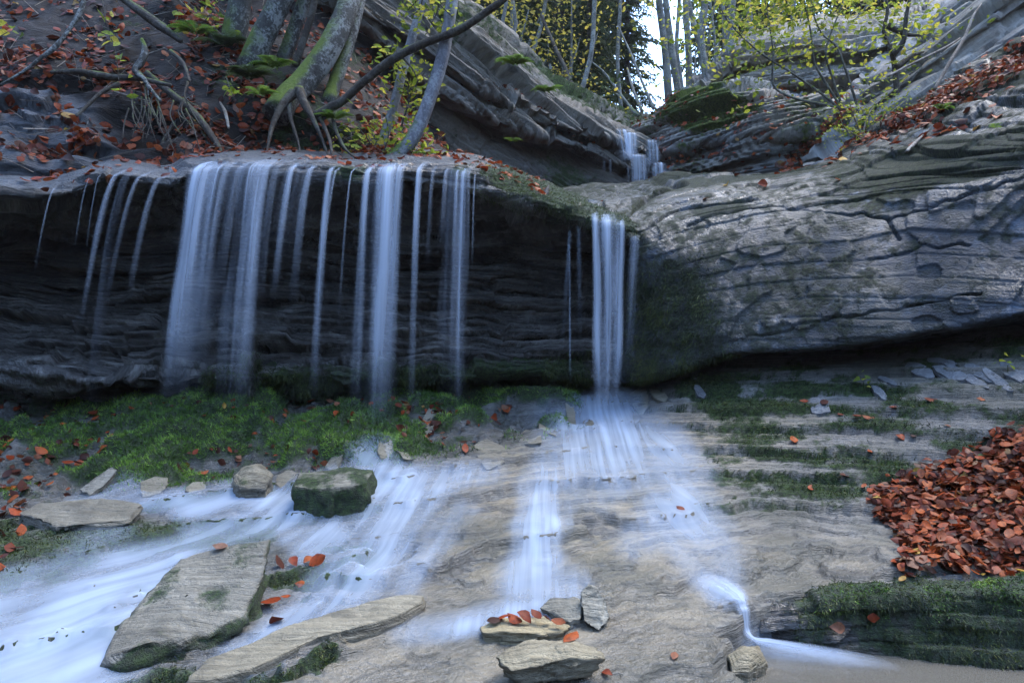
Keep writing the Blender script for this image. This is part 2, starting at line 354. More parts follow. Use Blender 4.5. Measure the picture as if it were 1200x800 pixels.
# ---------------------------------------------------------------- rock wall with the overhanging lip
LIP = [(-320, 236, 4.95), (-150, 232, 5.05), (0, 224, 5.2), (60, 226, 5.25), (130, 206, 5.35), (200, 213, 5.4), (222, 200, 5.42), (330, 198, 5.5), (420, 204, 5.55), (480, 200, 5.6),
       (550, 206, 5.65), (600, 222, 5.75), (650, 243, 5.85), (690, 258, 5.92), (735, 268, 6.0), (765, 290, 6.3)]
def lip_col(L, D):
    return [(L - 26, D + 2.2), (L - 19, D + .9), (L - 9, D + .16), (L - 2, D), (L + 12, D + .03), (L + 24, D + .42), (285, D + .8), (350, D + .82), (420, D + .62), (442, D + .52), (456, D + .85), (505, D + .95)]
W0 = patch([(u, lip_col(L, D)) for u, L, D in LIP], 320, 460, [.12, .4, 1, 1, .6, 1.1, 2, 2, 1.5, .6, .25])
wN = facing(W0); wu, wv = UV(W0)
s1, s2, w = bedding(W0, (.03, .05, 1))
w = w + .05 * noise3(s1 * .8, s2 * .8, 0, 71)
d = strata(s1, s2, w, .14, .8, .18, 72, .10, .8) + strata(s1, s2, w, .045, .45, .055, 73, .2, .9) + .02 * fbm(W0[..., 0] * 6, W0[..., 1] * 6, W0[..., 2] * 6, 3, 74)
lipm = np.exp(-((wv - np.interp(wu, [l[0] for l in LIP], [l[1] for l in LIP])) / 16) ** 2)
topm = sst(4, -14, wv - np.interp(wu, [l[0] for l in LIP], [l[1] for l in LIP]))
d = d * (1 - .70 * lipm) * (1 - .85 * topm) + lipm * .05 * fbm(W0[..., 0] * 4, W0[..., 1] * 4, W0[..., 2] * 4, 4, 75)
d = np.where(topm + lipm > .2, np.clip(d, -.06, .04), d)
WV = W0 + wN * d[..., None]
mo = .85 * sst(430, 470, wv) * (.7 + .5 * noise3(W0[..., 0] * 2, W0[..., 1], W0[..., 2] * 2, 76)) + .75 * poly(wu, wv, [(330, 430), (690, 415), (690, 500), (200, 500)], 18)
mo = np.maximum(mo, .55 * (topm + lipm) * sst(520, 600, wu)); mo = np.maximum(mo, .62 * lipm * sst(600, 520, wu) * (.6 + .8 * noise3(W0[..., 0] * 3, 1, 2, 77)))
props(gridobj('rock_wall', WV, M['wall'], {'bed': np.stack([s1, s2, w], -1), 'moss': np.clip(mo, 0, 1), 'wet': np.clip(.6 + .5 * noise3(W0[..., 0] * 1.2, W0[..., 1], W0[..., 2] * 2, 78), 0, 1), 'tan': np.clip(.9 * topm, 0, 1)}),
      'dark wet layered rock wall under the overhanging waterfall lip', None, None, 'structure')

# ---------------------------------------------------------------- big boulder on the right
BC = [(640, [(222, 9.0), (232, 7.3), (243, 6.7), (256, 6.45), (275, 7.2), (330, 7.6), (400, 7.6), (440, 7.6), (450, 7.6), (480, 7.6)]),
      (700, [(216, 9.3), (225, 7.6), (238, 6.8), (256, 6.16), (275, 6.7), (330, 6.95), (400, 6.95), (440, 6.95), (450, 7.0), (480, 7.0)]),
      (745, [(212, 9.3), (221, 7.6), (240, 6.7), (262, 6.18), (285, 6.12), (340, 6.2), (400, 6.15), (440, 6.1), (452, 6.5), (475, 6.7)]),
      (800, [(207, 9.2), (216, 7.5), (235, 6.6), (258, 6.2), (290, 6.0), (340, 5.9), (400, 5.8), (430, 5.78), (437, 6.2), (460, 6.6)]),
      (850, [(203, 9), (211, 7.3), (232, 6.4), (255, 6.05), (290, 5.85), (340, 5.7), (398, 5.6), (415, 5.6), (420, 6.1), (450, 6.5)]),
      (950, [(192, 8.4), (201, 6.9), (225, 6.1), (247, 5.8), (285, 5.6), (340, 5.4), (394, 5.25), (409, 5.25), (413, 5.8), (440, 6.3)]),
      (1000, [(166, 8.0), (190, 6.7), (215, 5.9), (242, 5.6), (280, 5.4), (340, 5.2), (389, 5.08), (404, 5.08), (409, 5.7), (432, 6.2)]),
      (1060, [(126, 7.7), (170, 6.4), (205, 5.6), (246, 5.35), (280, 5.2), (340, 4.98), (380, 4.9), (393, 4.9), (399, 5.6), (422, 6.1)]),
      (1120, [(90, 7.4), (142, 6.1), (185, 5.3), (235, 5.05), (280, 4.9), (335, 4.75), (370, 4.7), (383, 4.7), (391, 5.4), (415, 5.9)]),
      (1200, [(45, 7.0), (102, 5.7), (155, 4.95), (215, 4.72), (270, 4.6), (325, 4.47), (355, 4.42), (368, 4.42), (378, 5.1), (405, 5.6)]),
      (1330, [(-30, 6.6), (45, 5.2), (110, 4.5), (185, 4.3), (250, 4.2), (310, 4.1), (340, 4.05), (353, 4.05), (365, 4.8), (395, 5.3)]),
      (1500, [(-110, 6.2), (-20, 4.8), (60, 4.1), (150, 3.9), (230, 3.8), (300, 3.72), (325, 3.7), (340, 3.7), (352, 4.4), (385, 4.9)])]
B0 = patch(BC, 310, 400, [.35, .6, 1, 1, 1.2, 1.2, 1, .5, .2]); bN = facing(B0); bu, bv = UV(B0)
s1, s2, w = bedding(B0, (-.24, -.28, 1)); w = w + .05 * noise3(s1 * .9, s2 * .9, 0, 81)
upper = poly(bu, bv, [(640, 215), (1000, 160), (1500, -150), (1500, 120), (1130, 215), (950, 236), (800, 262), (690, 250)], 10)
d = strata(s1, s2, w, .13, 1.8, .06, 82, .08, .8) * (.16 + .95 * upper) + strata(s1, s2, w, .045, 1.0, .022, 83, .18, .8) * (.10 + .95 * upper)
d += .018 * fbm(B0[..., 0] * 1.1, B0[..., 1] * 1.1, B0[..., 2] * 1.1, 3, 84) + .006 * fbm(B0[..., 0] * 9, B0[..., 1] * 9, B0[..., 2] * 9, 3, 85)
# plates that have split off the face
pl = np.floor(2.2 * (noise3(s1 * 1.5, s2 * 1.5, w * 2.4, 86) + .35 * noise3(s1 * 5, s2 * 5, w * 7, 87)) + .5)
d += .016 * pl * (1 - upper)
d -= carve(B0, [[(805, 264), (850, 250), (901, 243), (969, 248), (1019, 250), (1043, 256), (1117, 236), (1210, 205)], [(990, 372), (1036, 365), (1090, 355), (1150, 343)], [(1019, 304), (1060, 292), (1083, 285), (1100, 292), (1134, 284)],
                [(1036, 252), (1052, 276)], [(728, 240), (750, 240), (760, 232)], [(835, 405), (900, 392), (985, 372)]], bN, .045, 1.3)
lowm = sst(405, 412, bv)
BV = B0 + bN * (d * (1 - .5 * lowm))[..., None]
mo = .85 * poly(bu, bv, [(745, 300), (800, 275), (830, 330), (845, 400), (850, 425), (790, 450), (745, 450)], 16) * (.72 + .4 * noise3(B0[..., 0] * 5, B0[..., 1], B0[..., 2] * 3, 88))
mo = np.maximum(mo, .85 * upper * (.55 + .75 * noise3(s1 * 1.3, s2 * 1.3, w * 3, 89)) * (bu > 740))
mo = np.maximum(mo, .62 * ell(bu, bv, 1080, 205, 120, 28, .5, -22)); mo = np.maximum(mo, .75 * ell(bu, bv, 1185, 165, 60, 25, .5, -20))
mo = np.maximum(mo, .5 * ell(bu, bv, 770, 262, 60, 20)); mo = np.maximum(mo, .47 + .12 * noise3(B0[..., 0] * 1.3, B0[..., 1] * 1.3, B0[..., 2] * 1.3, 95))
wet = np.clip(.75 + .5 * noise3(B0[..., 0] * 1.6, B0[..., 1] * 1.6, B0[..., 2] * 1.6, 90) + .5 * ell(bu, bv, 790, 350, 70, 110), 0, 1)
tn = np.clip(.35 * upper + .55 * ell(bu, bv, 860, 290, 60, 50) * 0, 0, 1)
boulder = gridobj('boulder', BV, M['boulder'], {'bed': np.stack([s1, s2, w], -1), 'moss': mo, 'wet': wet, 'tan': tn})
props(boulder, 'huge blue-grey layered boulder jutting out beside the narrow waterfall', 'boulder')

# ---------------------------------------------------------------- earth bank above the lip
KC = [(-320, [(225, 5.8), (160, 6.0), (105, 6.5), (40, 7.2), (-40, 8.2), (-220, 10)]), (0, [(208, 5.95), (155, 6.15), (105, 6.5), (50, 7.2), (-30, 8.2), (-200, 10)]),
      (120, [(203, 6.2), (168, 6.4), (110, 6.8), (50, 7.3), (-30, 8.3), (-200, 10)]), (250, [(198, 6.4), (165, 6.6), (115, 7.0), (60, 7.5), (-20, 8.5), (-180, 10.2)]),
      (350, [(196, 6.6), (172, 6.75), (130, 7.1), (90, 7.5), (20, 8.6), (-100, 10.3)]), (420, [(200, 6.7), (183, 6.85), (150, 7.2), (120, 7.7), (80, 8.6), (-20, 10.3)]),
      (480, [(207, 6.75), (192, 7.0), (178, 7.4), (168, 7.9), (150, 8.8), (100, 10.5)]), (540, [(215, 6.8), (204, 7.1), (198, 7.5), (194, 8.0), (190, 8.8), (180, 10.5)]),
      (640, [(252, 6.9), (242, 7.2), (237, 7.6), (234, 8.0), (230, 8.8), (225, 10.5)]), (720, [(252, 7.2), (240, 7.6), (234, 8.0), (230, 8.6), (226, 9.4), (222, 11.5)])]
K0 = patch(KC, 200, 330); kN = facing(K0); ku, kv = UV(K0)
s1, s2, w = bedding(K0, (.05, 0, 1))
d = .16 * fbm(K0[..., 0] * 1.5, K0[..., 1] * 1.5, K0[..., 2] * 1.5, 5, 91, .55)
ledge = poly(ku, kv, [(-400, 95), (70, 105), (130, 150), (130, 200), (-400, 230)], 14)
d += ledge * strata(s1, s2, w, .14, .6, .10, 92, .12)
d -= .30 * ell(ku, kv, 330, 158, 75, 24, .4, 10) + .16 * ell(ku, kv, 160, 150, 50, 20, .4) + .18 * ell(ku, kv, 60, 100, 80, 10, .4, 0)
KV = K0 + kN * d[..., None]
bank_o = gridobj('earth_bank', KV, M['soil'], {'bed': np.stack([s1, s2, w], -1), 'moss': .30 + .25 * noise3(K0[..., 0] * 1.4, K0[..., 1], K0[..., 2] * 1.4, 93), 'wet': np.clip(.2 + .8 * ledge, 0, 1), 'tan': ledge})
props(bank_o, 'steep dark earth bank with roots and leaves above the lip', None, None, 'structure')

# ---------------------------------------------------------------- dipping cliff behind the falls
CL = [(330, -120, -40, -10, 180, 8.8), (400, -80, 0, 18, 190, 9.0), (434, -55, 22, 40, 192, 9.2), (500, -10, 63, 102, 194, 9.5), (545, 28, 97, 128, 202, 9.8), (590, 65, 122, 148, 215, 10.2), (640, 108, 146, 164, 228, 10.6),
      (690, 133, 162, 180, 227, 11.0), (730, 154, 173, 197, 224, 11.4), (775, 172, 188, 208, 222, 12.0), (830, 192, 202, 213, 224, 12.6)]
def cl_col(T, c1, c2, B, Y):
    return [(T - 25, Y + 3), (T, Y + .35), ((T + c1) / 2, Y + .02), (c1 - 5, Y - .12), (c1, Y + .05), (c1 + 2, Y + .55), (c1 + 5, Y + .16), ((c1 + c2) / 2 + 2, Y - .02), (c2 - 3, Y - .05), (c2, Y + .1), (c2 + 3, Y + .6), (c2 + 10, Y + .5), ((c2 + B) / 2, Y + .25), (B, Y + .1), (B + 40, Y + .1)]
C0 = patch([(u, cl_col(T, a, b, B, Y)) for u, T, a, b, B, Y in CL], 330, 330); cN = facing(C0); cu, cv = UV(C0)
s1, s2, w = bedding(C0, (.42, .20, .9))
low = sst(0, 12, cv - np.interp(cu, [c[0] for c in CL], [c[3] for c in CL]))
d = strata(s1, s2, w, .20, 2.4, .14, 101, .07, .9) * (1 - .75 * low) + strata(s1, s2, w, .06, 1.2, .05, 102, .2, 1.0) * (1 - .5 * low) + .10 * fbm(C0[..., 0] * 1.2, C0[..., 1] * 1.2, C0[..., 2] * 1.2, 4, 103) * low + .014 * fbm(C0[..., 0] * 5, C0[..., 1] * 5, C0[..., 2] * 5, 3, 104)
d += .05 * np.floor(2.5 * noise3(s1 * 1.1, s2 * 1.1, w * 1.9, 105)) * low
CV = C0 + cN * d[..., None]
props(gridobj('cliff', CV, M['cliff'], {'bed': np.stack([s1, s2, w], -1), 'moss': np.clip(.30 + .3 * noise3(C0[..., 0], C0[..., 1], C0[..., 2], 106) + .25 * sst(8, -6, cv - np.interp(cu, [c[0] for c in CL], [c[1] for c in CL])), 0, 1),
      'wet': np.clip(.25 + .6 * ell(cu, cv, 690, 200, 80, 40), 0, 1), 'tan': np.clip(.3 + .3 * noise3(s1, s2, w * 3, 107), 0, 1)}), 'grey cliff of tilted rock layers dropping towards the upper fall', None, None, 'structure')

# ---------------------------------------------------------------- rocks at the back right
def backrock(name, cols, nr, nc, nrm, seed, amp, label, moss, thick=.16, tan=.25, cracks=None):
    V0 = patch(cols, nr, nc); n = facing(V0); u, v = UV(V0); s1, s2, w = bedding(V0, nrm)
    d = strata(s1, s2, w, thick, 2.0, amp * 1.3, seed, .08, .9) + strata(s1, s2, w, thick * .33, .9, amp * .5, seed + 20, .2, .9) + .03 * fbm(V0[..., 0] * 2, V0[..., 1] * 2, V0[..., 2] * 2, 4, seed + 40)
    if cracks: d -= carve(V0, cracks, n, .2, 3)
    V = V0 + n * d[..., None]
    o = gridobj(name, V, M['back'], {'bed': np.stack([s1, s2, w], -1), 'moss': np.clip(moss(u, v) + .25 * noise3(s1 * 1.5, s2 * 1.5, w, seed + 60), 0, 1), 'wet': np.full(u.shape, .25), 'tan': np.clip(tan + .5 * noise3(s1, s2, w * 2, seed + 61), 0, 1)})
    props(o, label, 'rock'); return V, n
R1 = [(735, 160, 191, 216, 12.6), (770, 141, 187, 214, 12.0), (800, 118, 172, 210, 11.3), (850, 106, 164, 204, 10.6), (900, 108, 160, 198, 10.0), (950, 118, 155, 190, 9.7), (1000, 120, 140, 175, 9.5), (1060, 110, 130, 160, 9.4)]
R1V, R1N = backrock('rock_outcrop', [(u, [(t - 10, Y + 3), (t, Y + .4), (t * .6 + c * .4, Y + .05), (c - 3, Y - .12), (c + 1, Y + .22), (c + 5, Y - .05), (b * .6 + c * .4, Y - .1), (b, Y - .05), (b + 25, Y)]) for u, t, c, b, Y in R1], 180, 240, (-.1, -.1, 1), 201, .10,
    'mossy layered grey outcrop on the right of the upper fall', lambda u, v: .35 + .45 * ell(u, v, 835, 130, 60, 25))
R2 = [(815, 102, 122, 12.6), (840, 85, 122, 12.2), (870, 58, 122, 11.7), (910, 42, 124, 11.2), (960, 32, 128, 10.8), (1010, 34, 132, 10.5), (1050, 22, 130, 10.3), (1110, -10, 110, 10.2)]
backrock('rock_outcrop', [(u, [(t - 12, Y + 3), (t, Y + .5), (t * .75 + b * .25, Y + .05), (t * .6 + b * .4, Y + .3), ((t + b) / 2, Y + .1), (t * .2 + b * .8, Y), (b, Y + .1), (b + 20, Y + .1)]) for u, t, b, Y in R2], 150, 210, (.0, -.1, 1), 231, .10,
    'pale rounded layered rock block above the mossy outcrop, behind the leaning shrub', lambda u, v: .2 + 0 * u, tan=.45)
R3 = [(940, 196, 178, 8.6), (985, 178, 150, 8.4), (1010, 160, 112, 8.3), (1060, 127, 65, 8.0), (1120, 92, 10, 7.7), (1200, 46, -60, 7.3), (1330, -30, -160, 6.8), (1500, -110, -260, 6.4)]
backrock('rock_slab', [(u, [(b + 30, Y - .2), (b, Y - .05), (b * .8 + t * .2, Y + .05), (b * .62 + t * .38, Y + .35), (b * .5 + t * .5, Y + .3), (b * .3 + t * .7, Y + .6), (t, Y + 1.0), (t - 25, Y + 2.2), (t - 30, Y + 5)]) for u, b, t, Y in R3], 190, 230, (-.62, -.1, .78), 261, .10,
    'steep diagonal slab of thin grey layers above the boulder with leaves in its seams', lambda u, v: .22 + 0 * u, tan=.15, thick=.2)
# ---------------------------------------------------------------- mossy ledge over the plunge pool
LC = [(845, [(700, 3.45), (700, 3.26), (704, 3.19), (715, 3.17), (745, 3.18), (790, 3.2)]), (900, [(697, 3.45), (699, 3.24), (704, 3.14), (715, 3.10), (750, 3.08), (800, 3.1)]),
      (1000, [(684, 3.45), (688, 3.24), (695, 3.10), (712, 3.05), (765, 3.0), (815, 3.0)]), (1100, [(676, 3.45), (680, 3.2), (688, 3.06), (705, 3.0), (780, 2.93), (840, 2.93)]),
      (1200, [(672, 3.42), (676, 3.15), (684, 3.02), (700, 2.95), (800, 2.84), (860, 2.84)]), (1340, [(668, 3.35), (672, 3.1), (680, 2.96), (700, 2.9), (810, 2.85), (880, 2.9)]), (1500, [(664, 3.3), (668, 3.05), (678, 2.9), (700, 2.82), (820, 2.75), (900, 2.8)])]
L0 = patch(LC, 120, 260); lN = facing(L0); lu, lv = UV(L0)
d = .06 * fbm(L0[..., 0] * 2.6, L0[..., 1] * 5, L0[..., 2] * 3, 4, 311) + .03 * strata(L0[..., 0], L0[..., 1], L0[..., 2] - .05 * L0[..., 0], .06, .5, 1., 314) + .012 * noise3(L0[..., 0] * 25, L0[..., 1] * 25, L0[..., 2] * 8, 312)
LV = L0 + lN * d[..., None]
l_moss = np.clip(.15 + .5 * sst(880, 1010, lu) + .4 * sst(735, 690, lv) * (lu > 960) + .2 * noise3(L0[..., 0] * 6, 0, L0[..., 2] * 6, 313), 0, 1)
props(gridobj('mossy_ledge', LV, M['wall'], {'bed': L0, 'moss': l_moss, 'wet': np.full(lu.shape, .9), 'tan': np.zeros(lu.shape)}), 'dark mossy rock ledge under the leaf pile, dropping into the pool', None, None, 'structure')
# ---------------------------------------------------------------- water
def water_mat(name, col=(.74, .83, .95), lo=.28, hi=.72, fine=34, amin=.0, base=.3):
    t = NT(name); fl = t.attr('fl', False); al = t.attr('alpha')
    n1 = t.noise(t.vmul(fl, (fine, .8, 1)), 1, 2.5, .5, .1); n2 = t.noise(t.vmul(fl, (fine * .3, .7, 1)), 1, 3, .5)
    s = t.map(t.math('ADD', t.math('MULTIPLY', n1, .6), t.math('MULTIPLY', n2, .4)), lo, hi, amin, 1)
    a = t.math('MULTIPLY', al, t.math('ADD', base, t.math('MULTIPLY', s, 1.05 - base)), True)
    d = t.n('BsdfDiffuse'); d.inputs[0].default_value = (*col, 1)
    tr = t.n('BsdfTranslucent'); tr.inputs[0].default_value = (*col, 1)
    g = t.n('BsdfGlossy'); g.inputs['Roughness'].default_value = .35; g.inputs[0].default_value = (.9, .95, 1, 1)
    m1 = t.n('MixShader'); m1.inputs[0].default_value = .4; t.l(d.outputs[0], m1.inputs[1]); t.l(tr.outputs[0], m1.inputs[2])
    m3 = t.n('MixShader'); m3.inputs[0].default_value = .015; t.l(m1.outputs[0], m3.inputs[1]); t.l(g.outputs[0], m3.inputs[2])
    tp = t.n('BsdfTransparent'); m2 = t.n('MixShader'); t.l(a, m2.inputs[0]); t.l(tp.outputs[0], m2.inputs[1]); t.l(m3.outputs[0], m2.inputs[2])
    return t.done(m2.outputs[0])
M['fall'] = water_mat('falling_water', col=(.68, .80, .97), fine=20, lo=.36, hi=.66, base=.10)
M['film'] = water_mat('running_water', col=(.62, .75, .94), fine=8, lo=.28, hi=.72, base=.4)

STROKES = [
 [(705, 486, 16, 1.1), (708, 500, 40, 1.1), (706, 520, 55, .9), (700, 545, 55, .5)],
 [(660, 500, 22, .6), (700, 505, 30, 1), (760, 525, 35, .8), (790, 560, 38, .5), (795, 585, 34, .75), (802, 612, 32, .7), (830, 650, 45, .38), (850, 688, 22, .6)],
 [(870, 752, 12, .5), (920, 760, 13, .6), (990, 770, 12, .45), (1050, 782, 8, .2)],
 [(680, 535, 40, .45), (645, 560, 26, .6), (634, 600, 24, 1.0), (628, 640, 24, 1.0), (622, 680, 30, .8), (650, 697, 40, .6)],
 [(790, 600, 34, .6), (740, 640, 22, .3)],
 [(480, 738, 22, .35), (545, 728, 14, .8), (600, 712, 13, .9), (660, 702, 12, .6), (690, 694, 8, .4)],
 [(575, 555, 22, .35), (500, 563, 22, .75), (430, 572, 25, .95), (350, 585, 24, 1.0), (280, 583, 16, 1.0), (200, 592, 14, .7), (120, 600, 10, .45)],
 [(440, 535, 22, .7), (470, 580, 34, .9), (450, 620, 36, .8), (430, 665, 36, .7), (380, 705, 30, .6), (330, 735, 26, .55), (290, 770, 30, .5)],
 [(350, 600, 22, .9), (300, 615, 22, .75), (240, 628, 28, .55), (215, 655, 24, .9), (150, 672, 28, .9), (90, 715, 44, 1.0), (40, 770, 60, 1.0), (-20, 800, 60, 1.0)],
 [(180, 690, 26, .8), (110, 760, 50, .95), (80, 800, 50, .95)], [(30, 690, 30, .55), (-60, 740, 60, .8)],
 [(150, 582, 26, .45), (100, 586, 22, .3)], [(130, 625, 30, .3), (70, 660, 26, .35), (20, 690, 26, .3)],
 [(390, 625, 22, .75), (350, 640, 20, .5)], [(540, 600, 26, .3), (500, 640, 24, .4), (470, 680, 26, .45)]]
def film():
    k = 7
    def box(a, n, ax):
        pad = [(0, 0), (0, 0)]; pad[ax] = (n, n); c = np.cumsum(np.pad(a, pad, 'edge'), axis=ax)
        c = np.concatenate([np.zeros_like(np.take(c, [0], ax)), c], ax); m = a.shape[ax]
        return (np.take(c, np.arange(2 * n + 1, 2 * n + 1 + m), ax) - np.take(c, np.arange(0, m), ax)) / (2 * n + 1)
    zs = gz
    for _ in range(2): zs = box(box(zs, k, 0), k, 1)
    z = np.where(pool > .02, np.maximum(gz + .004, -.024), np.maximum(zs, gz - .006)) + .012
    u, v = UV(np.stack([GX, GY, z], -1))
    nu = u + 10 * noise3(GX * 4, GY * 4, 0, 401); nv = v + 6 * noise3(GX * 4, GY * 4, 0, 402)
    A = np.zeros(u.shape); FX = np.zeros(u.shape); FY = np.zeros(u.shape)
    for st in STROKES:
        base = 0.
        for (a, b, w1, s1), (c, d, w2, s2) in zip(st[:-1], st[1:]):
            L = math.hypot(c - a, d - b); t = np.clip(((nu - a) * (c - a) + (nv - b) * (d - b)) / L ** 2, 0, 1)
            wd = (w1 + (w2 - w1) * t) * 1.35; sg = s1 + (s2 - s1) * t
            dx, dy = nu - a - t * (c - a), (nv - b - t * (d - b)) * 1.25
            val = sg * np.exp(-(np.hypot(dx, dy) / wd) ** 2 * 1.1)
            side = ((nu - a) * (d - b) - (nv - b) * (c - a)) / L / 160.
            m = val > A; A = np.where(m, val, A); FX = np.where(m, side, FX); FY = np.where(m, base + t * L / 160, FY); base += L / 160
    TH = np.interp(u, [0, 300, 520, 640, 760, 900], [-.75, -.7, -.35, -.05, .25, .3])
    veil = .10 + .05 * fbm(GX * 2, GY * 2, 0, 3, 404)
    A = np.clip(A * .74 - .03, 0, .70)
    global FILM; FILM = A
    sl = np.s_[::2, ::2]; z, A, FX, TH, X2, Y2 = z[sl], A[sl], FX[sl], TH[sl], GX[sl], GY[sl]
    V = np.stack([X2, Y2, z], -1).reshape(-1, 3); a = A.ravel()
    F = gridfaces(*z.shape, a > .035); F = F[(a[F] > .0).any(1)]
    at = {'alpha': a * sst(.03, .2, a), 'fl': np.stack([X2 * np.cos(TH) + Y2 * np.sin(TH), -X2 * np.sin(TH) * .6 + Y2 * np.cos(TH), 0 * FX], -1).reshape(-1, 3)}
    V, F, at = compact(V, F, at)
    o = link('water', rawmesh('water', V, F, M['film'], at)); props(o, 'silky white stream water running over the bedrock steps', None, None, 'structure')
film()
def pool_mat():
    t = NT('pool_water'); pos = t.n('NewGeometry').outputs['Position']
    nr = t.bump(t.noise(pos, 5, 3, .5), .12, .03)
    b = t.n('BsdfPrincipled'); b.inputs['Base Color'].default_value = (.13, .12, .098, 1); b.inputs['Roughness'].default_value = .12; t.l(nr, b.inputs['Normal'])
    tp = t.n('BsdfTransparent'); tp.inputs[0].default_value = (.8, .8, .75, 1)
    m = t.n('MixShader'); m.inputs[0].default_value = .72; t.l(tp.outputs[0], m.inputs[1]); t.l(b.outputs[0], m.inputs[2]); return t.done(m.outputs[0])
M['pool'] = pool_mat()
def pool_obj():
    x = np.linspace(.8, 4.0, 90); y = np.linspace(1.3, 3.22, 60); X, Y = np.meshgrid(x, y)
    V = np.stack([X, Y, -.02 + .002 * fbm(X * 6, Y * 6, 0, 2, 410)], -1)
    o = gridobj('pool_water', V, M['pool'], {}); props(o, 'shallow milky brown pool below the mossy ledge', None, None, 'structure')
pool_obj()

_lu = np.array([l[0] for l in LIP]); _lv = np.array([l[1] for l in LIP]); _ly = np.array([l[2] for l in LIP])
def strand(parent, u0, wpx, alpha, v_end, throw=.5, vtop=None, Y0=None, glide=.5, fade=.5, spread=.35, seed=0, lean=0, name='water_strand'):
    L = np.interp(u0, _lu, _lv) if vtop is None else vtop; D = np.interp(u0, _lu, _ly) if Y0 is None else Y0
    n, m = 64, 9; D = D - .05
    p0 = P(u0, L - 2, D)
    # foot height: iterate on where the parabola meets v_end
    zend = CAMZ - (v_end - 400) / FOC * (D - throw); H = p0[2] - zend
    tt = np.linspace(0, 1, n - 8); pts = []; al = []
    if glide > 0:
        for q in np.linspace(1, 0, 8, endpoint=False):
            pts.append(p0 + np.array([0.02 * q, .14 * q * glide / .5 + .5 * glide * q * q, .10 * q * glide / .5 + .10 * q * q * glide + .015])); al.append(.75 * (1 - q) ** .6)
    for t in tt:
        pts.append(p0 + np.array([lean * t, -throw * math.sqrt(t) * .75 - throw * .25 * t, -H * t + .012 * (1 - t)])); al.append((1 - fade * t ** .75) * min(1, (1 - t) / .3))
    pts = np.array(pts); al = np.array(al); wd = wpx / FOC * D * (.5 if wpx < 5 or D > 9 else .40)
    tl = np.concatenate([np.zeros(len(pts) - len(tt)), tt]); c = np.linspace(-1, 1, m)
    ww = wd * (1 + spread * tl)[:, None] * (1 + .0 * c)
    jit = .25 * wd * noise3(tl[:, None] * 3 + seed, c[None] * .7 + seed, 0, 430)
    X = pts[:, 0:1] + ww * c[None] + jit; Y = pts[:, 1:2] - .35 * wd * (1 - c[None] ** 2) + .3 * jit; Z = np.repeat(pts[:, 2:3], m, 1)
    V = np.stack([X, Y, Z], -1)
    edge = (1 - np.abs(c) ** 2) ** 1.3
    A = .74 * alpha * al[:, None] * edge[None]
    fl = np.stack([X - pts[:, 0:1] + seed * 3.7, np.repeat(np.cumsum(np.concatenate([[0], np.linalg.norm(np.diff(pts, axis=0), axis=1)]))[:, None] * .5, m, 1), 0 * X], -1)
    return gridobj(name, V, M['fall'], {'alpha': A, 'fl': fl}, parent)
def waterfall(label, strands, group='waterfalls', base=None):
    e = bpy.data.objects.new('waterfall', None); COL.objects.link(e); props(e, label, 'waterfall', group)
    for i, s in enumerate(strands):
        kw = dict(seed=hash((label, i)) % 97 if False else (len(label) * 7 + i * 13) % 97)
        kw.update(s[4] if len(s) > 4 else {}); strand(e, *s[:4], **kw)
    return e
waterfall('thin broken trickles dropping from the wet shelf below the tree roots', [(141, 9, .6, 392, dict(fade=.9)), (168, 8, .32, 370, dict(fade=1)), (191, 9, .4, 360, dict(fade=1)), (66, 2.2, .6, 330, dict(fade=1, glide=0, throw=.25)), (106, 1.8, .6, 300, dict(fade=1, glide=0, throw=.2)), (118, 1.5, .5, 310, dict(fade=1, glide=0, throw=.2)), (152, 14, .22, 480, dict(fade=.6))])
waterfall('widest silky curtain of water pouring over the overhanging lip', [(240, 34, 1.0, 470, dict(fade=.72)), (262, 26, .75, 440, dict(fade=.9)), (250, 60, .2, 475, dict(fade=.7)), (283, 14, .5, 400, dict(fade=.9)), (302, 40, 1.0, 480, dict(fade=.75)), (312, 22, .5, 470, dict(fade=.7)), (328, 12, .6, 380, dict(fade=1)), (346, 10, .75, 360, dict(fade=1)), (366, 11, .75, 370, dict(fade=.95)), (389, 11, .95, 470, dict(fade=.8)), (396, 5, .6, 330, dict(fade=1)), (290, 110, .16, 330, dict(fade=1)), (350, 70, .14, 320, dict(fade=1)), (414, 2.5, .6, 400, dict(fade=.8))])
waterfall('cluster of slender parallel water strands left of the mossy lip end', [(432, 13, .8, 480, dict(fade=.75)), (457, 30, 1.0, 500, dict(fade=.6)), (468, 18, .8, 480, dict(fade=.7)), (492, 10, .95, 480, dict(fade=.75)), (509, 7, .4, 330, dict(fade=1)), (524, 8, .75, 300, dict(fade=1)), (536, 6, .7, 440, dict(fade=.7)), (545, 15, 1.0, 480, dict(fade=.75)), (533, 26, .3, 470, dict(fade=.7)), (557, 2, .6, 330, dict(fade=1, glide=0)), (448, 50, .22, 500, dict(fade=.6))])
waterfall('narrow bright waterfall landing in the corner beside the boulder', [(698, 16, 1.0, 486, dict(throw=.22, spread=-.1, fade=.2)), (711, 22, 1.0, 488, dict(throw=.25, spread=-.2, fade=.15, lean=-.05)), (727, 16, .9, 470, dict(throw=.2, spread=0, fade=.35, lean=-.08)), (712, 40, .5, 488, dict(throw=.2, spread=-.25, fade=.3)), (744, 15, .6, 440, dict(throw=.14, vtop=282, Y0=6.0, glide=.1, fade=.9, lean=-.1)), (668, 6, .6, 430, dict(throw=.15, vtop=274, Y0=6.1, glide=.05, fade=.9, lean=-.1)), (667, 2, .7, 450, dict(throw=.1, vtop=290, Y0=6.05, glide=0, fade=.6)), (678, 7, .3, 420, dict(throw=.1, vtop=268, Y0=6.05, glide=.05, fade=1))])
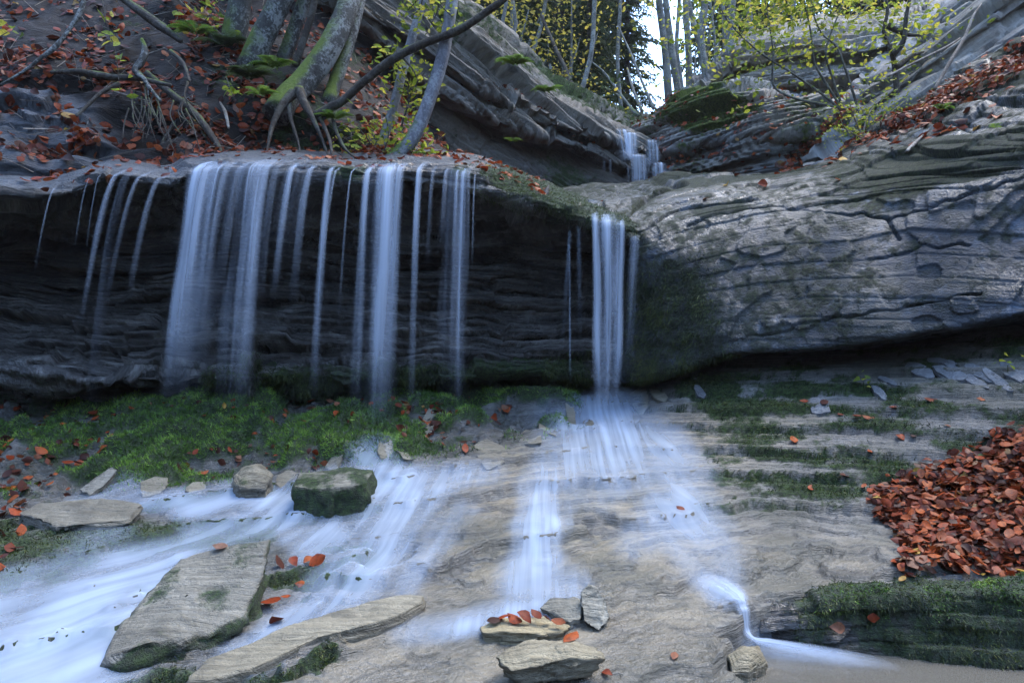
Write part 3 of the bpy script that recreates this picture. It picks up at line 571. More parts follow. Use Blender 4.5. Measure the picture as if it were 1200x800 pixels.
def chute():
    pts = catmull(np.array([P(*q) for q in [(815, 676, 3.40), (838, 688, 3.32), (856, 702, 3.20), (866, 722, 3.11), (874, 742, 3.05), (884, 753, 3.0), (905, 757, 3.0), (950, 765, 2.96), (1010, 775, 2.90), (1050, 784, 2.86)]]) + np.array([0, 0, .012]), 90, 0)
    t = np.linspace(0, 1, 90); pts[:, 2] = np.maximum(np.maximum(pts[:, 2], np.where(t < .45, ground_at(pts[:, 0], pts[:, 1]) + .014, -1)), -.010); wd = np.interp(t, [0, .2, .35, .5, .7, 1], [.16, .09, .05, .055, .08, .06]); al = np.interp(t, [0, .15, .3, .5, .75, 1], [0, .5, .75, .7, .4, 0]); c = np.linspace(-1, 1, 9)
    T = np.gradient(pts, axis=0); S = np.stack([-T[:, 1], T[:, 0], 0 * t], -1) * -1; S = S / (np.linalg.norm(S, axis=1, keepdims=True) + 1e-9); S = np.where(np.abs(T[:, 2:3]) > .02, np.array([[.9, .3, 0.]]), S)
    S = box1(S, 6); V = pts[:, None] + S[:, None] * (wd[:, None] * c[None])[..., None] + np.array([0, 0, .012]) * (1 - c ** 2)[None, :, None]
    e = bpy.data.objects.new('waterfall', None); COL.objects.link(e); props(e, 'small bright chute of water slipping past the mossy ledge into the pool', 'waterfall', 'waterfalls')
    gridobj('water_strand', V, M['film'], {'alpha': al[:, None] * ((1 - np.abs(c) ** 2) ** 1.4)[None], 'fl': np.stack(np.broadcast_arrays(c[None] * .6, t[:, None] * 2, 0.), -1)}, e)
def box1(a, n): return np.stack([np.convolve(np.pad(a[:, k], n, 'edge'), np.ones(2 * n + 1) / (2 * n + 1), 'valid') for k in range(a.shape[1])], -1)
chute()
waterfall('small two-step fall at the top of the gorge', [(730, 17, 1.1, 190, dict(throw=.1, vtop=157, Y0=11.0, glide=.5, fade=.2, lean=.08)), (738, 19, 1.1, 190, dict(throw=.12, vtop=160, Y0=11.0, glide=.2, fade=.3)), (748, 19, 1.15, 220, dict(throw=.1, vtop=186, Y0=10.8, glide=.3, fade=.25)), (764, 15, 1.1, 196, dict(throw=.1, vtop=169, Y0=11.3, glide=.3, fade=.3)), (772, 17, 1.15, 218, dict(throw=.1, vtop=195, Y0=11.1, glide=.2, fade=.3)), (757, 8, .3, 218, dict(throw=.1, vtop=188, Y0=11.0, glide=0, fade=.5)), (708, 3, .4, 205, dict(throw=.05, vtop=188, Y0=10.7, glide=0, fade=.6)), (715, 3, .4, 208, dict(throw=.05, vtop=190, Y0=10.7, glide=0, fade=.6)), (736, 3, .4, 215, dict(throw=.05, vtop=198, Y0=10.8, glide=0, fade=.6))])
# ---------------------------------------------------------------- loose stones
M['stone'] = rock_mat('loose_stone', (.07, .07, .06), (.20, .195, .165), (.36, .35, .30), tan=(.30, .24, .125), wetdark=.4, wetr=.3, grain=.55)
M['stone_dark'] = rock_mat('loose_dark_stone', (.04, .045, .05), (.12, .13, .14), (.26, .27, .28), tan=(.2, .17, .12), wetdark=.4, wetr=.25)
def stone(label, outline, thick, seed, tan=.3, wet=.4, moss_side=0., moss_top=.1, bulge=.0, rough=.012, name='stone', group=None, mat='stone', down=(0, 0, -1), taper=.06, lay=.03):
    O = np.asarray(outline, float); c = O.mean(0); u_, s_, vt = np.linalg.svd(O - c); n = vt[2]; n = n * np.sign(n[2] if abs(n[2]) > .15 else -n[1])
    a = vt[0]; b = np.cross(n, a); q = np.stack([(O - c) @ a, (O - c) @ b], -1); hh = (O - c) @ n
    nt = 76; th = np.linspace(-np.pi, np.pi, nt, endpoint=False)
    q2 = np.concatenate([q, q[:1]]); R = np.zeros(nt); Hh = np.zeros(nt)
    for i, t in enumerate(th):
        d = np.array([math.cos(t), math.sin(t)]); best = 0
        for k in range(len(q)):
            e = q2[k + 1] - q2[k]; den = d[0] * e[1] - d[1] * e[0]
            if abs(den) < 1e-12: continue
            r = (q2[k][0] * e[1] - q2[k][1] * e[0]) / den; s = (q2[k][0] * d[1] - q2[k][1] * d[0]) / den
            if r > 0 and -1e-6 <= s <= 1 + 1e-6 and r > best: best = r; Hh[i] = hh[k] + (hh[(k + 1) % len(q)] - hh[k]) * s
        R[i] = max(best, .01)
    S = R.mean(); R = R * (1 + .05 * fbm(np.cos(th) * 2.4, np.sin(th) * 2.4, seed, 3, 500) + .03 * noise3(np.cos(th) * 11, np.sin(th) * 11, seed, 501))
    dn = np.asarray(down, float); dn = dn / np.linalg.norm(dn)
    rows = []; side = []
    for f in np.linspace(0.02, .96, 16): rows.append((f, 0)); side.append(0)
    rows += [(.985, -.03), (1.0, -.10)]; side += [.3, .7]
    for g in np.linspace(.2, .95, 10): rows.append((1.0 - taper * g * 2, -g)); side.append(1)
    rows += [(.8, -1.0), (.4, -1.0), (.02, -1.0)]; side += [1, 1, 1]
    f = np.array([r[0] for r in rows])[:, None]; g = np.array([r[1] for r in rows])[:, None]; side = np.repeat(np.array(side)[:, None], nt, 1)
    x = f * R * np.cos(th); y = f * R * np.sin(th)
    V = c + x[..., None] * a + y[..., None] * b + ((f ** 2) * Hh)[..., None] * n + (-g * thick)[..., None] * dn
    V += (n * (bulge * (1 - np.minimum(f, 1) ** 2) * (g > -.5))[..., None])
    s1, s2, w = bedding(V, n)
    lat = (x[..., None] * a + y[..., None] * b); lat /= np.linalg.norm(lat, axis=-1, keepdims=True) + 1e-9
    V = V + lat * (side * strata(s1, s2, w, max(thick * .28, .012), S * .6, lay * min(1, S * 4), 510 + seed, .15))[..., None]
    V = V + n * ((1 - side) * (rough * fbm(s1 * 9, s2 * 9, seed, 4, 520) + .3 * rough * np.floor(2.6 * noise3(s1 * 4, s2 * 9, seed, 521))))[..., None]
    nr = len(rows); i = np.arange(nr * nt).reshape(nr, nt); j = np.roll(i, -1, 1)
    F = np.stack([i[:-1], j[:-1], j[1:], i[1:]], -1).reshape(-1, 4)
    cw = np.cross(V[0, 1] - V[0, 0], V[1, 0] - V[0, 0]) @ n
    if cw > 0: F = F[:, ::-1]
    me = rawmesh(name, V, F, M[mat], {'bed': np.stack([s1, s2, w], -1), 'moss': np.clip(side * moss_side + (1 - side) * moss_top + .2 * noise3(V[..., 0] * 9, V[..., 1] * 9, V[..., 2] * 9, 530 + seed), 0, 1), 'wet': np.clip(wet + .3 * side, 0, 1), 'tan': np.full(side.shape, tan)})
    o = link(name, me); props(o, label, 'stone', group); return o
def O_(*p): return np.array([P(*q) for q in p])
stone('large tilted flat slab with striped top and mossy dark sides in the stream', O_((320, 627, 3.30), (257, 640, 3.28), (212, 653, 3.22), (187, 677, 3.12), (165, 706, 3.0), (139, 733, 2.86), (122, 772, 2.68), (150, 763, 2.66), (225, 741, 2.8), (287, 721, 2.94), (304, 680, 3.08)), .20, 1, tan=.25, wet=.9, moss_side=.72, moss_top=.36, rough=.012, name='stone_slab', taper=.02)
stone('long low slab lying half under water beside the tilted slab', O_((505, 704, 3.16), (478, 725, 3.02), (442, 738, 2.94), (405, 749, 2.88), (356, 761, 2.80), (300, 790, 2.64), (215, 815, 2.54), (240, 780, 2.72), (300, 757, 2.84), (375, 727, 3.0), (424, 713, 3.08), (469, 704, 3.15)) + np.array([0, 0, .03]), .14, 2, tan=.45, wet=.5, moss_side=.15, rough=.012, name='stone_slab', taper=.0)
stone('square block with a curtain of dark moss at the foot of the falls', O_((342, 571, 4.27), (350, 553, 4.5), (400, 546, 4.6), (438, 550, 4.55), (428, 568, 4.3), (385, 573, 4.25)), .36, 3, tan=.2, wet=.8, moss_side=.9, moss_top=.5, bulge=.02, taper=-.02)
stone('ochre flat stone carrying dark wet leaves', O_((560, 733, 2.96), (588, 722, 3.03), (640, 720, 3.05), (667, 730, 2.97), (664, 738, 2.91), (615, 741, 2.88), (568, 739, 2.90)), .075, 4, tan=.85, wet=.45, moss_top=.2, taper=.04)
stone('pale angular flat stone in front of the ochre stone', O_((578, 768, 2.66), (596, 756, 2.72), (640, 747, 2.79), (672, 746, 2.79), (700, 757, 2.72), (712, 769, 2.65), (660, 774, 2.61), (600, 782, 2.58)), .085, 5, tan=.6, wet=.4, bulge=.015, moss_top=.15, rough=.02, taper=.10)
stone('grey stone lying against the upright split stone', O_((634, 711, 3.08), (645, 699, 3.14), (674, 697, 3.15), (684, 704, 3.1), (680, 722, 3.0), (668, 727, 2.98)), .06, 6, tan=.15, wet=.2, rough=.015)
stone('upright split grey stone leaning beside the flat grey stone', O_((681, 694, 3.06), (690, 684, 3.09), (700, 688, 3.08), (711, 705, 3.04), (714, 724, 2.99), (702, 736, 2.95), (686, 726, 2.97)), .10, 7, tan=.15, wet=.15, rough=.02, down=(0, .8, -.6))
stone('broad flat stone at the edge of the moss bank', O_((18, 591, 4.15), (45, 580, 4.28), (115, 575, 4.35), (165, 580, 4.3), (150, 599, 4.1), (60, 604, 4.03)) - np.array([0, 0, .045]), .09, 8, tan=.3, wet=.9, taper=.02)
stone('brown rounded stone among leaves below the moss bank', O_((272, 558, 4.6), (285, 546, 4.7), (305, 542, 4.74), (320, 554, 4.62), (312, 566, 4.52), (280, 568, 4.5)), .18, 9, tan=.5, wet=.95, bulge=.05, moss_top=.35)
stone('narrow slab leaning out of the moss bank', O_((92, 574, 4.55), (108, 560, 4.62), (130, 546, 4.7), (137, 550, 4.68), (120, 570, 4.55), (105, 580, 4.48)), .04, 10, tan=.1, wet=.6)
stone('mossy brown stone at the rim of the pool', O_((852, 768, 2.82), (868, 756, 2.9), (890, 758, 2.9), (898, 772, 2.82), (880, 786, 2.74), (858, 784, 2.74)), .14, 11, tan=.7, wet=.8, bulge=.04, moss_side=.4)
flat = [(484, 507, 24, 8), (504, 496, 13, 5), (577, 531, 30, 8), (622, 510, 18, 6), (642, 503, 14, 7), (668, 487, 8, 9), (452, 528, 12, 5), (395, 537, 15, 6), (228, 574, 18, 5), (180, 572, 22, 6), (336, 562, 14, 5), (690, 497, 9, 4), (750, 468, 14, 5), (770, 458, 10, 5)]
r0 = random.Random(5)
def lying(u, v, a, b, lift):
    c = ground_px(u, v); Y = c[1]; h_ = max(.35, CAMZ - c[2]); rx, ry = a * Y / FOC * .85, b * Y * Y / (FOC * h_) * .8; ph = r0.uniform(0, 6)
    pts = []
    for t in np.linspace(0, 6.28, 7, endpoint=False):
        q = r0.uniform(.65, 1.15); x, y = c[0] + rx * q * math.cos(t + ph), Y + ry * q * math.sin(t + ph); pts.append((x, y, ground_at(np.array([x]), np.array([y]))[0]))
    pts = np.array(pts); A_ = np.c_[pts[:, :2], np.ones(7)]; co = np.linalg.lstsq(A_, pts[:, 2], rcond=None)[0]; pts[:, 2] = A_ @ co + lift; return pts
for k, (u, v, a, b) in enumerate(flat):
    stone('flat stone fragment around the foot of the narrow waterfall' if u > 600 else 'pale flat stone fragment at the tip of the moss bank between the falls' if u > 440 else 'flat stone fragment at the water edge beside the square mossy block', lying(u, v, a, b, .014), .05, 20 + k, tan=.35, wet=.85, rough=.008, group='flat stone fragments along the moss bank', lay=.02)
deb = [(1105, 428, 9, 5), (1128, 442, 8, 7), (1152, 436, 11, 5), (1165, 446, 9, 5), (1078, 436, 12, 4), (960, 477, 18, 3), (1112, 440, 14, 5), (1030, 462, 7, 3), (1185, 437, 12, 4), (1040, 447, 9, 3), (820, 463, 10, 3)]
for k, (u, v, a, b) in enumerate(deb):
    stone('dark broken rock chip on the slope under the boulder overhang', lying(u, v, a * .7, b * .6, .018), .045, 60 + k, tan=.1, wet=.5, rough=.01, group='rock chips under the boulder overhang', mat='stone_dark', lay=.02)

# ---------------------------------------------------------------- leaves
def leaf_mat(name, stops, attr=None, trans=.25, rough=.45):
    t = NT(name)
    r = t.attr(attr) if attr else t.n('ObjectInfo').outputs['Random']
    col = t.ramp(r, stops)
    pos = t.n('NewGeometry').outputs['Position']
    col = t.mix(t.map(t.noise(pos, 60, 3, .6), .35, .75, 0, .6), col, (.025, .010, .006))
    b = t.n('BsdfPrincipled'); t.l(col, b.inputs['Base Color']); b.inputs['Roughness'].default_value = rough; b.inputs['Specular IOR Level'].default_value = .22
    tr = t.n('BsdfTranslucent'); t.l(col, tr.inputs[0])
    m = t.n('MixShader'); m.inputs[0].default_value = trans; t.l(b.outputs[0], m.inputs[1]); t.l(tr.outputs[0], m.inputs[2]); return t.done(m.outputs[0])
RED = [(0, (.035, .012, .008)), (.18, (.08, .022, .012)), (.32, (.13, .024, .009)), (.5, (.23, .038, .010)), (.65, (.31, .055, .013)), (.8, (.36, .085, .018)), (.9, (.26, .075, .03)), (.97, (.22, .12, .075)), (1, (.42, .25, .03))]
M['leaf'] = leaf_mat('beech_leaf', RED, rough=.55); M['leaf_mass'] = leaf_mat('beech_leaf_litter', RED, 'rnd', rough=.5)
def leaf_shape(seed):              # ovate blade folded along its midrib and curled, unit length
    r = random.Random(seed); cup = r.uniform(.05, .3) * r.choice((-1, 1)); curl = r.uniform(-.5, .6); tw = r.uniform(-.5, .5)
    xs = [0, .12, .32, .55, .78, 1.0]; ws = [.015, .17, .30, .31, .19, .0]
    V = []; F = []
    for x, wd in zip(xs, ws):
        wd *= r.uniform(.9, 1.1); zz = curl * (x - .5) ** 2
        for s in (-1, 0, 1):
            a = tw * (x - .5); y, z = s * wd, abs(s) * cup * wd * 1.6
            V.append((x - .5, y * math.cos(a) - z * math.sin(a), zz + y * math.sin(a) + z * math.cos(a)))
    for i in range(5):
        for s in (0, 1): k = i * 3 + s; F.append((k, k + 3, k + 4, k + 1))
    return np.array(V), np.array(F)
LS = [leaf_shape(s) for s in range(8)]
LM = [rawmesh('leaf', v, f, M['leaf']) for v, f in LS]
def frame_from(n, ang, tilt, rg):
    n = np.asarray(n, float); n = n / np.linalg.norm(n, axis=-1, keepdims=True)
    n = n + tilt * rg.normal(size=n.shape); n /= np.linalg.norm(n, axis=-1, keepdims=True)
    ref = np.stack([np.cos(ang), np.sin(ang), 0 * ang], -1); a = ref - (ref * n).sum(-1, keepdims=True) * n; a /= np.linalg.norm(a, axis=-1, keepdims=True) + 1e-9
    return a, np.cross(n, a), n
def leaf_mass(name, pos, nrm, size, tilt, mat, label, rg, parent=None, lift=.01, shapes=None, asp=1.0, kind='stuff'):
    N = len(pos); a, b, n = frame_from(nrm, rg.uniform(0, 6.28, N), tilt, rg); sz = size * rg.uniform(.5, 1.35, N); V = []; F = []; R = []; off = 0
    ids = rg.integers(0, len(shapes or LS), N); rr = rg.random(N)
    for k, (v, f) in enumerate(shapes or LS):
        m = np.where(ids == k)[0]
        if not len(m): continue
        q = pos[m][:, None] + sz[m][:, None, None] * (v[None, :, 0:1] * a[m][:, None] + asp * v[None, :, 1:2] * b[m][:, None] + v[None, :, 2:3] * n[m][:, None]) + lift * nrm[m][:, None]
        V.append(q.reshape(-1, 3)); F.append((f[None] + (np.arange(len(m)) * len(v))[:, None, None] + off).reshape(-1, f.shape[1])); off += q.shape[0] * len(v); R.append(np.repeat(rr[m], len(v)))
    o = link(name, rawmesh(name, np.concatenate(V), np.concatenate(F), mat, {'rnd': np.concatenate(R)}), parent)
    props(o, label, None, None, kind); return o
from mathutils import Matrix
def one_leaf(pos, nrm, size, rg, tilt=.25, parent=None, lift=.012, name=None):
    a, b, n = frame_from(np.array([nrm]), np.array([rg.uniform(0, 6.28)]), tilt, rg); a, b, n = a[0], b[0], n[0]; p = pos + np.asarray(nrm) * lift
    o = bpy.data.objects.new(name or ('leaf' if parent else 'fallen_leaf'), LM[int(rg.integers(0, 8))]); COL.objects.link(o)
    s = size * rg.uniform(.6, 1.35)
    o.matrix_world = Matrix(((a[0] * s, b[0] * s, n[0] * s, p[0]), (a[1] * s, b[1] * s, n[1] * s, p[1]), (a[2] * s, b[2] * s, n[2] * s, p[2]), (0, 0, 0, 1)))
    if parent: o.parent = parent
    return o
def scatter(V, mask, N, rg):       # random points on a grid surface, weighted by mask and area
    A = np.linalg.norm(np.cross(V[1:, :-1] - V[:-1, :-1], V[:-1, 1:] - V[:-1, :-1]), axis=-1) * mask[:-1, :-1]
    c = np.cumsum(A.ravel()); k = np.searchsorted(c, rg.random(N) * c[-1]); i, j = np.unravel_index(np.clip(k, 0, A.size - 1), A.shape)
    s, t = rg.random((N, 1)), rg.random((N, 1))
    p = V[i, j] * (1 - s) * (1 - t) + V[i + 1, j] * s * (1 - t) + V[i, j + 1] * (1 - s) * t + V[i + 1, j + 1] * s * t
    return p, i, j
GN = facing(GV); KN = facing(KV); BN = facing(BV)
def soft_n(n, up=.5): n = n + np.array([0, 0, up]); return n / np.linalg.norm(n, axis=-1, keepdims=True)
# the leaf pile
PILE = [(1016, 592), (1030, 572), (1080, 550), (1130, 537), (1200, 508), (1380, 470), (1380, 690), (1200, 680), (1062, 676), (1048, 645), (1022, 612)]
pm = poly(gu + 14 * noise3(GX * 7, GY * 7, 0, 601), gv + 8 * noise3(GX * 7, GY * 7, 0, 602), PILE, 12)
pile = bpy.data.objects.new('leaf_pile', None); COL.objects.link(pile); props(pile, 'thick pile of wet russet beech leaves on the mossy ledge', 'leaf pile')
rg = np.random.default_rng(11)
p, i, j = scatter(GV, pm ** 2, 3900, rg); dep = sst(0, 1, poly(*UV(p), PILE, 35))
nn = soft_n(GN[i, j], .6); p = p + nn * (rg.random((3900, 1)) * .05 * dep[:, None])
leaf_mass('leaf_litter', p, nn, .058, .34, M['leaf_mass'], None, rg, pile)
p, i, j = scatter(GV, pm ** 2 * (gu < 1215), 300, rg); dep = poly(*UV(p), PILE, 30)
for k in range(300): one_leaf(p[k], soft_n(GN[i[k], j[k]], .6), .062, rg, .3, pile, .012 + .055 * dep[k])
def clumpy(x, y): return hum
# leaves one can count, each on its own
def leaves_on(V, N_, mask, n, label, group, seed, size=.075, tilt=.3, lift=.015):
    rg = np.random.default_rng(seed); p, i, j = scatter(V, mask, n, rg)
    for k in range(n): props(one_leaf(p[k], soft_n(N_[i[k], j[k]], .4), size, rg, tilt, None, lift), label, 'leaf', group)
leaves_on(GV, GN, (1.1 - hum) * poly(gu, gv, [(-20, 480), (640, 470), (520, 520), (320, 550), (150, 560), (-20, 590)], 5) * (.25 + sst(.1, .5, noise3(GX * 2.5, GY * 2.5, 0, 605))), 80, 'wet russet leaf lying on the green moss bank under the falls', 'leaves on the moss bank', 21, .08, .35, .035)
leaves_on(GV, GN, poly(gu, gv, [(-40, 560), (30, 560), (40, 620), (-40, 720)], 5), 40, 'wet brown leaf heaped where the moss bank meets the left stream edge', 'leaves at the stream edge', 22, .09, .4, .03)
rg = np.random.default_rng(23); p, i, j = scatter(GV, bank * (1.05 - clumpy(GX, GY)) * (gv > 465) * (gu > -100) * (gu < 560), 420, rg); leaf_mass('leaf_litter', p, soft_n(GN[i, j], .4), .065, .45, M['leaf_mass'], 'sodden leaf bits in the hollows of the moss bank', rg, None, .02)
spots = [(985, 487), (1004, 490), (1047, 481), (1054, 514), (1070, 513), (950, 574), (990, 561), (1012, 572), (942, 472), (965, 473), (1090, 470), (1018, 490), (1110, 500), (1150, 470), (930, 520), (1020, 530)]
rg = np.random.default_rng(31)
for u, v in spots:
    c = ground_px(u, v); props(one_leaf(c, (0, -.3, .95), .075, rg, .15), 'single orange leaf stuck to the dark layered slope under the boulder', 'leaf', 'leaves on the slope under the boulder')
for (u, v), lb in (((799, 598), 'orange leaf caught in the small mossy cascade'), ((790, 770), 'orange leaf on the smooth wet rock near the pool'), ((711, 791), 'orange leaf beside the pale angular stone')):
    props(one_leaf(ground_px(u, v), (0, -.25, .97), .08, rg, .08, None, .012), lb, 'leaf')
for k, (u, v, Y) in enumerate([(590, 723, 3.0), (603, 725, 2.98), (615, 724, 2.98), (580, 727, 2.98), (640, 726, 2.98), (655, 731, 2.94), (628, 722, 3.0), (668, 745, 2.8)]):
    props(one_leaf(P(u, v, Y), (0, -.2, 1), .07, rg, .3, None, .008), 'dark wet leaf lying on the ochre flat stone', 'leaf', 'leaves on the ochre stone')
for (u, v) in ((978, 733), (1020, 722)):
    props(one_leaf(P(u, v, 3.03), (0, -1, .2), .07, rg, .1, None, .03), 'orange leaf stuck on the dark mossy ledge face', 'leaf', 'leaves on the ledge face')
for (u, v) in ((318, 712), (330, 664), (345, 662), (352, 690), (362, 660), (372, 664), (336, 705), (325, 730)):
    props(one_leaf(ground_px(u, v), (0, -.4, .9), .075, rg, .5, None, .03), 'soggy leaf caught between the tilted slab and the cascade', 'leaf', 'leaves caught by the tilted slab')
props(one_leaf(P(258, 641, 3.26), (0, -.3, 1), .10, rg, .05, None, .012), 'red leaf on the top edge of the tilted slab', 'leaf')
bmask = upper * (poly(bu, bv, [(900, 200), (1000, 180), (1060, 150), (1130, 110), (1200, 70), (1200, 110), (1130, 150), (1050, 180), (960, 205)], 6) + .12 * poly(bu, bv, [(680, 235), (860, 200), (1000, 190), (1060, 180), (1000, 215), (860, 235), (760, 250)], 6))
leaves_on(BV, BN, bmask, 60, 'fallen leaf on the mossy top edge of the boulder', 'leaves on the boulder top', 41, .10, .3, .02)
rg = np.random.default_rng(43)
p, i, j = scatter(BV, poly(bu, bv, [(985, 178), (1060, 135), (1200, 52), (1500, -120), (1500, 0), (1200, 88), (1120, 125), (1060, 155)], 8) * (.3 + .8 * sst(-.2, .4, noise3(B0[..., 0] * 2, B0[..., 1] * 2, 0, 607))), 2600, rg)
leaf_mass('leaf_litter', p, soft_n(BN[i, j], .4), .075, .4, M['leaf_mass'], 'strip of fallen leaves between the boulder and the diagonal slab', rg, None, .03)
r1u, r1v = UV(R1V)
p, i, j = scatter(R1V, poly(r1u, r1v, [(915, 196), (945, 165), (985, 130), (1010, 140), (985, 175), (950, 192)], 6) + .06 * (r1v > 110), 1500, rg); leaf_mass('leaf_litter', p, soft_n(R1N[i, j], .5), .085, .4, M['leaf_mass'], 'fallen leaves filling the gully between the back rocks', rg, None, .05)
LIT = [[(170, -20), (245, -20), (300, 80), (335, 140), (300, 150), (225, 85)], [(195, 178), (300, 158), (310, 190), (205, 198)], [(15, 155), (110, 140), (115, 180), (15, 192)], [(395, 130), (440, 148), (530, 190), (440, 205), (410, 170)], [(-20, 45), (70, 58), (115, 58), (115, 92), (-20, 88)], [(180, 105), (260, 130), (275, 172), (215, 165)], [(120, 60), (200, 90), (190, 130), (120, 100)], [(400, 185), (700, 225), (700, 240), (520, 215)]]
lm = np.zeros(ku.shape)
for q in LIT: lm = np.maximum(lm, poly(ku + 10 * noise3(K0[..., 0] * 3, 0, K0[..., 2] * 3, 611), kv, q, 6))
p, i, j = scatter(KV, (lm + .25) * (.35 + sst(-.2, .3, noise3(K0[..., 0] * 4, K0[..., 1] * 4, K0[..., 2] * 4, 612))), 6400, rg)
leaf_mass('leaf_litter', p, soft_n(KN[i, j], .4), .10, .5, M['leaf_mass'], 'russet leaf litter strewn over the earth bank and roots', rg, None, .02)
p, i, j = scatter(WV, topm * (wv > 150) * (wu < 640) * (.15 + sst(0, .4, noise3(W0[..., 0] * 3, W0[..., 1] * 5, 0, 613))), 900, rg)
leaf_mass('leaf_litter', p, soft_n(facing(WV)[i, j], .6), .075, .35, M['leaf_mass'], 'russet leaves and bits on the shelf just above the falls', rg, None, .015)
p, i, j = scatter(CV, np.exp(-((cv - np.interp(cu, [c[0] for c in CL], [c[2] for c in CL]) - 4) / 4) ** 2) * (cu > 500), 700, rg)
leaf_mass('leaf_litter', p, soft_n(facing(CV)[i, j], 1.), .08, .3, M['leaf_mass'], 'leaves lying in the long seam of the tilted cliff', rg, None, .02)

# ---------------------------------------------------------------- moss tufts
def moss_mat(name='moss_blades', k=1.0, tint=(1, 1, 1)):
    t = NT(name); r = t.attr('rnd'); pos = t.n('NewGeometry').outputs['Position']
    col = t.ramp(t.math('ADD', t.math('MULTIPLY', r, .45), t.math('MULTIPLY', t.map(t.noise(pos, 4.5, 4, .65), .3, .7), .55)), [(p_, tuple(k * a * b for a, b in zip(c_, tint))) for p_, c_ in [(.2, (.014, .03, .006)), (.45, (.04, .085, .012)), (.68, (.09, .17, .022)), (.9, (.17, .25, .04))]])
    b = t.n('BsdfPrincipled'); t.l(col, b.inputs['Base Color']); b.inputs['Roughness'].default_value = .6
    tr = t.n('BsdfTranslucent'); t.l(col, tr.inputs[0]); m = t.n('MixShader'); m.inputs[0].default_value = .3; t.l(b.outputs[0], m.inputs[1]); t.l(tr.outputs[0], m.inputs[2]); return t.done(m.outputs[0])
M['moss'] = moss_mat(k=1.7); M['moss_dark'] = moss_mat('dark_moss_blades', .5, (1.15, .9, .9))
def moss(p, n, length, width, droop, label, rg, name='moss', mat='moss'):
    N = len(p); d = n + .55 * rg.normal(size=(N, 3)) + np.array([0, -.1, droop]); d /= np.linalg.norm(d, axis=1, keepdims=True)
    s = np.cross(d, rg.normal(size=(N, 3))); s /= np.linalg.norm(s, axis=1, keepdims=True) + 1e-9
    L = length * rg.uniform(.5, 1.3, (N, 1)); w = width * rg.uniform(.6, 1.3, (N, 1))
    mid = p + d * L * .55; tip = mid + (d + np.array([0, 0, droop * .6])) * L * .5
    V = np.stack([p - s * w, p + s * w, mid + s * w * .8, tip, mid - s * w * .8], 1).reshape(-1, 3)
    k = (np.arange(N) * 5)[:, None]; F = np.concatenate([k + np.array([[0, 1, 2]]), k + np.array([[0, 2, 4]]), k + np.array([[4, 2, 3]])])
    o = link(name, rawmesh(name, V, F, M[mat], {'rnd': np.repeat(rg.random(N), 5)}, False)); props(o, label, None, None, 'stuff')
rg = np.random.default_rng(51)
clump = sst(.15, .6, hum)
p, i, j = scatter(GV, bank * clump * (1 - FILM) * (gv > 455) * (gu > -200) * (gu < 720), 62000, rg); moss(p, GN[i, j], .032, .0028, .1, 'carpet of green moss on the bank under the falls', rg)
p, i, j = scatter(GV, sst(.45, .7, g_moss) * (bank < .4) * (1 - sst(.1, .35, FILM)), 26000, rg); moss(p, GN[i, j], .022, .0022, -.35, 'dark green moss on the rock steps and slope', rg, mat='moss_dark')
WN2 = facing(WV)
p, i, j = scatter(WV, poly(wu, wv, [(110, 425), (330, 430), (690, 420), (690, 480), (100, 480)], 10) * sst(-.3, .3, noise3(W0[..., 0] * 2, 0, W0[..., 2], 622)), 30000, rg); moss(p, WN2[i, j], .045, .0026, -1.0, 'hanging moss along the low ledge behind the falls', rg, mat='moss_dark')
p, i, j = scatter(WV, lipm * sst(520, 620, wu) * (wu < 760), 7000, rg); moss(p, WN2[i, j], .035, .0024, -.7, 'moss fringe on the lip beside the narrow waterfall', rg, mat='moss_dark')
LN2 = facing(LV)
p, i, j = scatter(LV, sst(.45, .8, l_moss) * (lu < 1300) * sst(728, 690, lv + 22 * noise3(L0[..., 0] * 7, 0, L0[..., 2] * 4, 35)) * sst(930, 1060, lu + 40 * noise3(L0[..., 0] * 5, 0, 0, 33)) * sst(-.25, .25, noise3(L0[..., 0] * 9, L0[..., 1] * 9, L0[..., 2] * 9, 36)), 7000, rg); moss(p, LN2[i, j], .015, .0016, -.5, 'bright green moss along the top of the ledge above the pool', rg)
p, i, j = scatter(LV, sst(.3, .75, l_moss + .3 * noise3(L0[..., 0] * 4, 0, L0[..., 2] * 4, 34)) * (lu < 1300), 17000, rg); moss(p, LN2[i, j], .02, .0018, -.8, 'dark moss on the ledge face above the pool', rg, mat='moss_dark')
p, i, j = scatter(BV, poly(bu, bv, [(745, 330), (820, 300), (850, 420), (790, 450), (745, 450)], 22), 11000, rg); moss(p, BN[i, j], .035, .0024, -1.0, 'hanging dark moss on the wet side of the boulder', rg, mat='moss_dark')
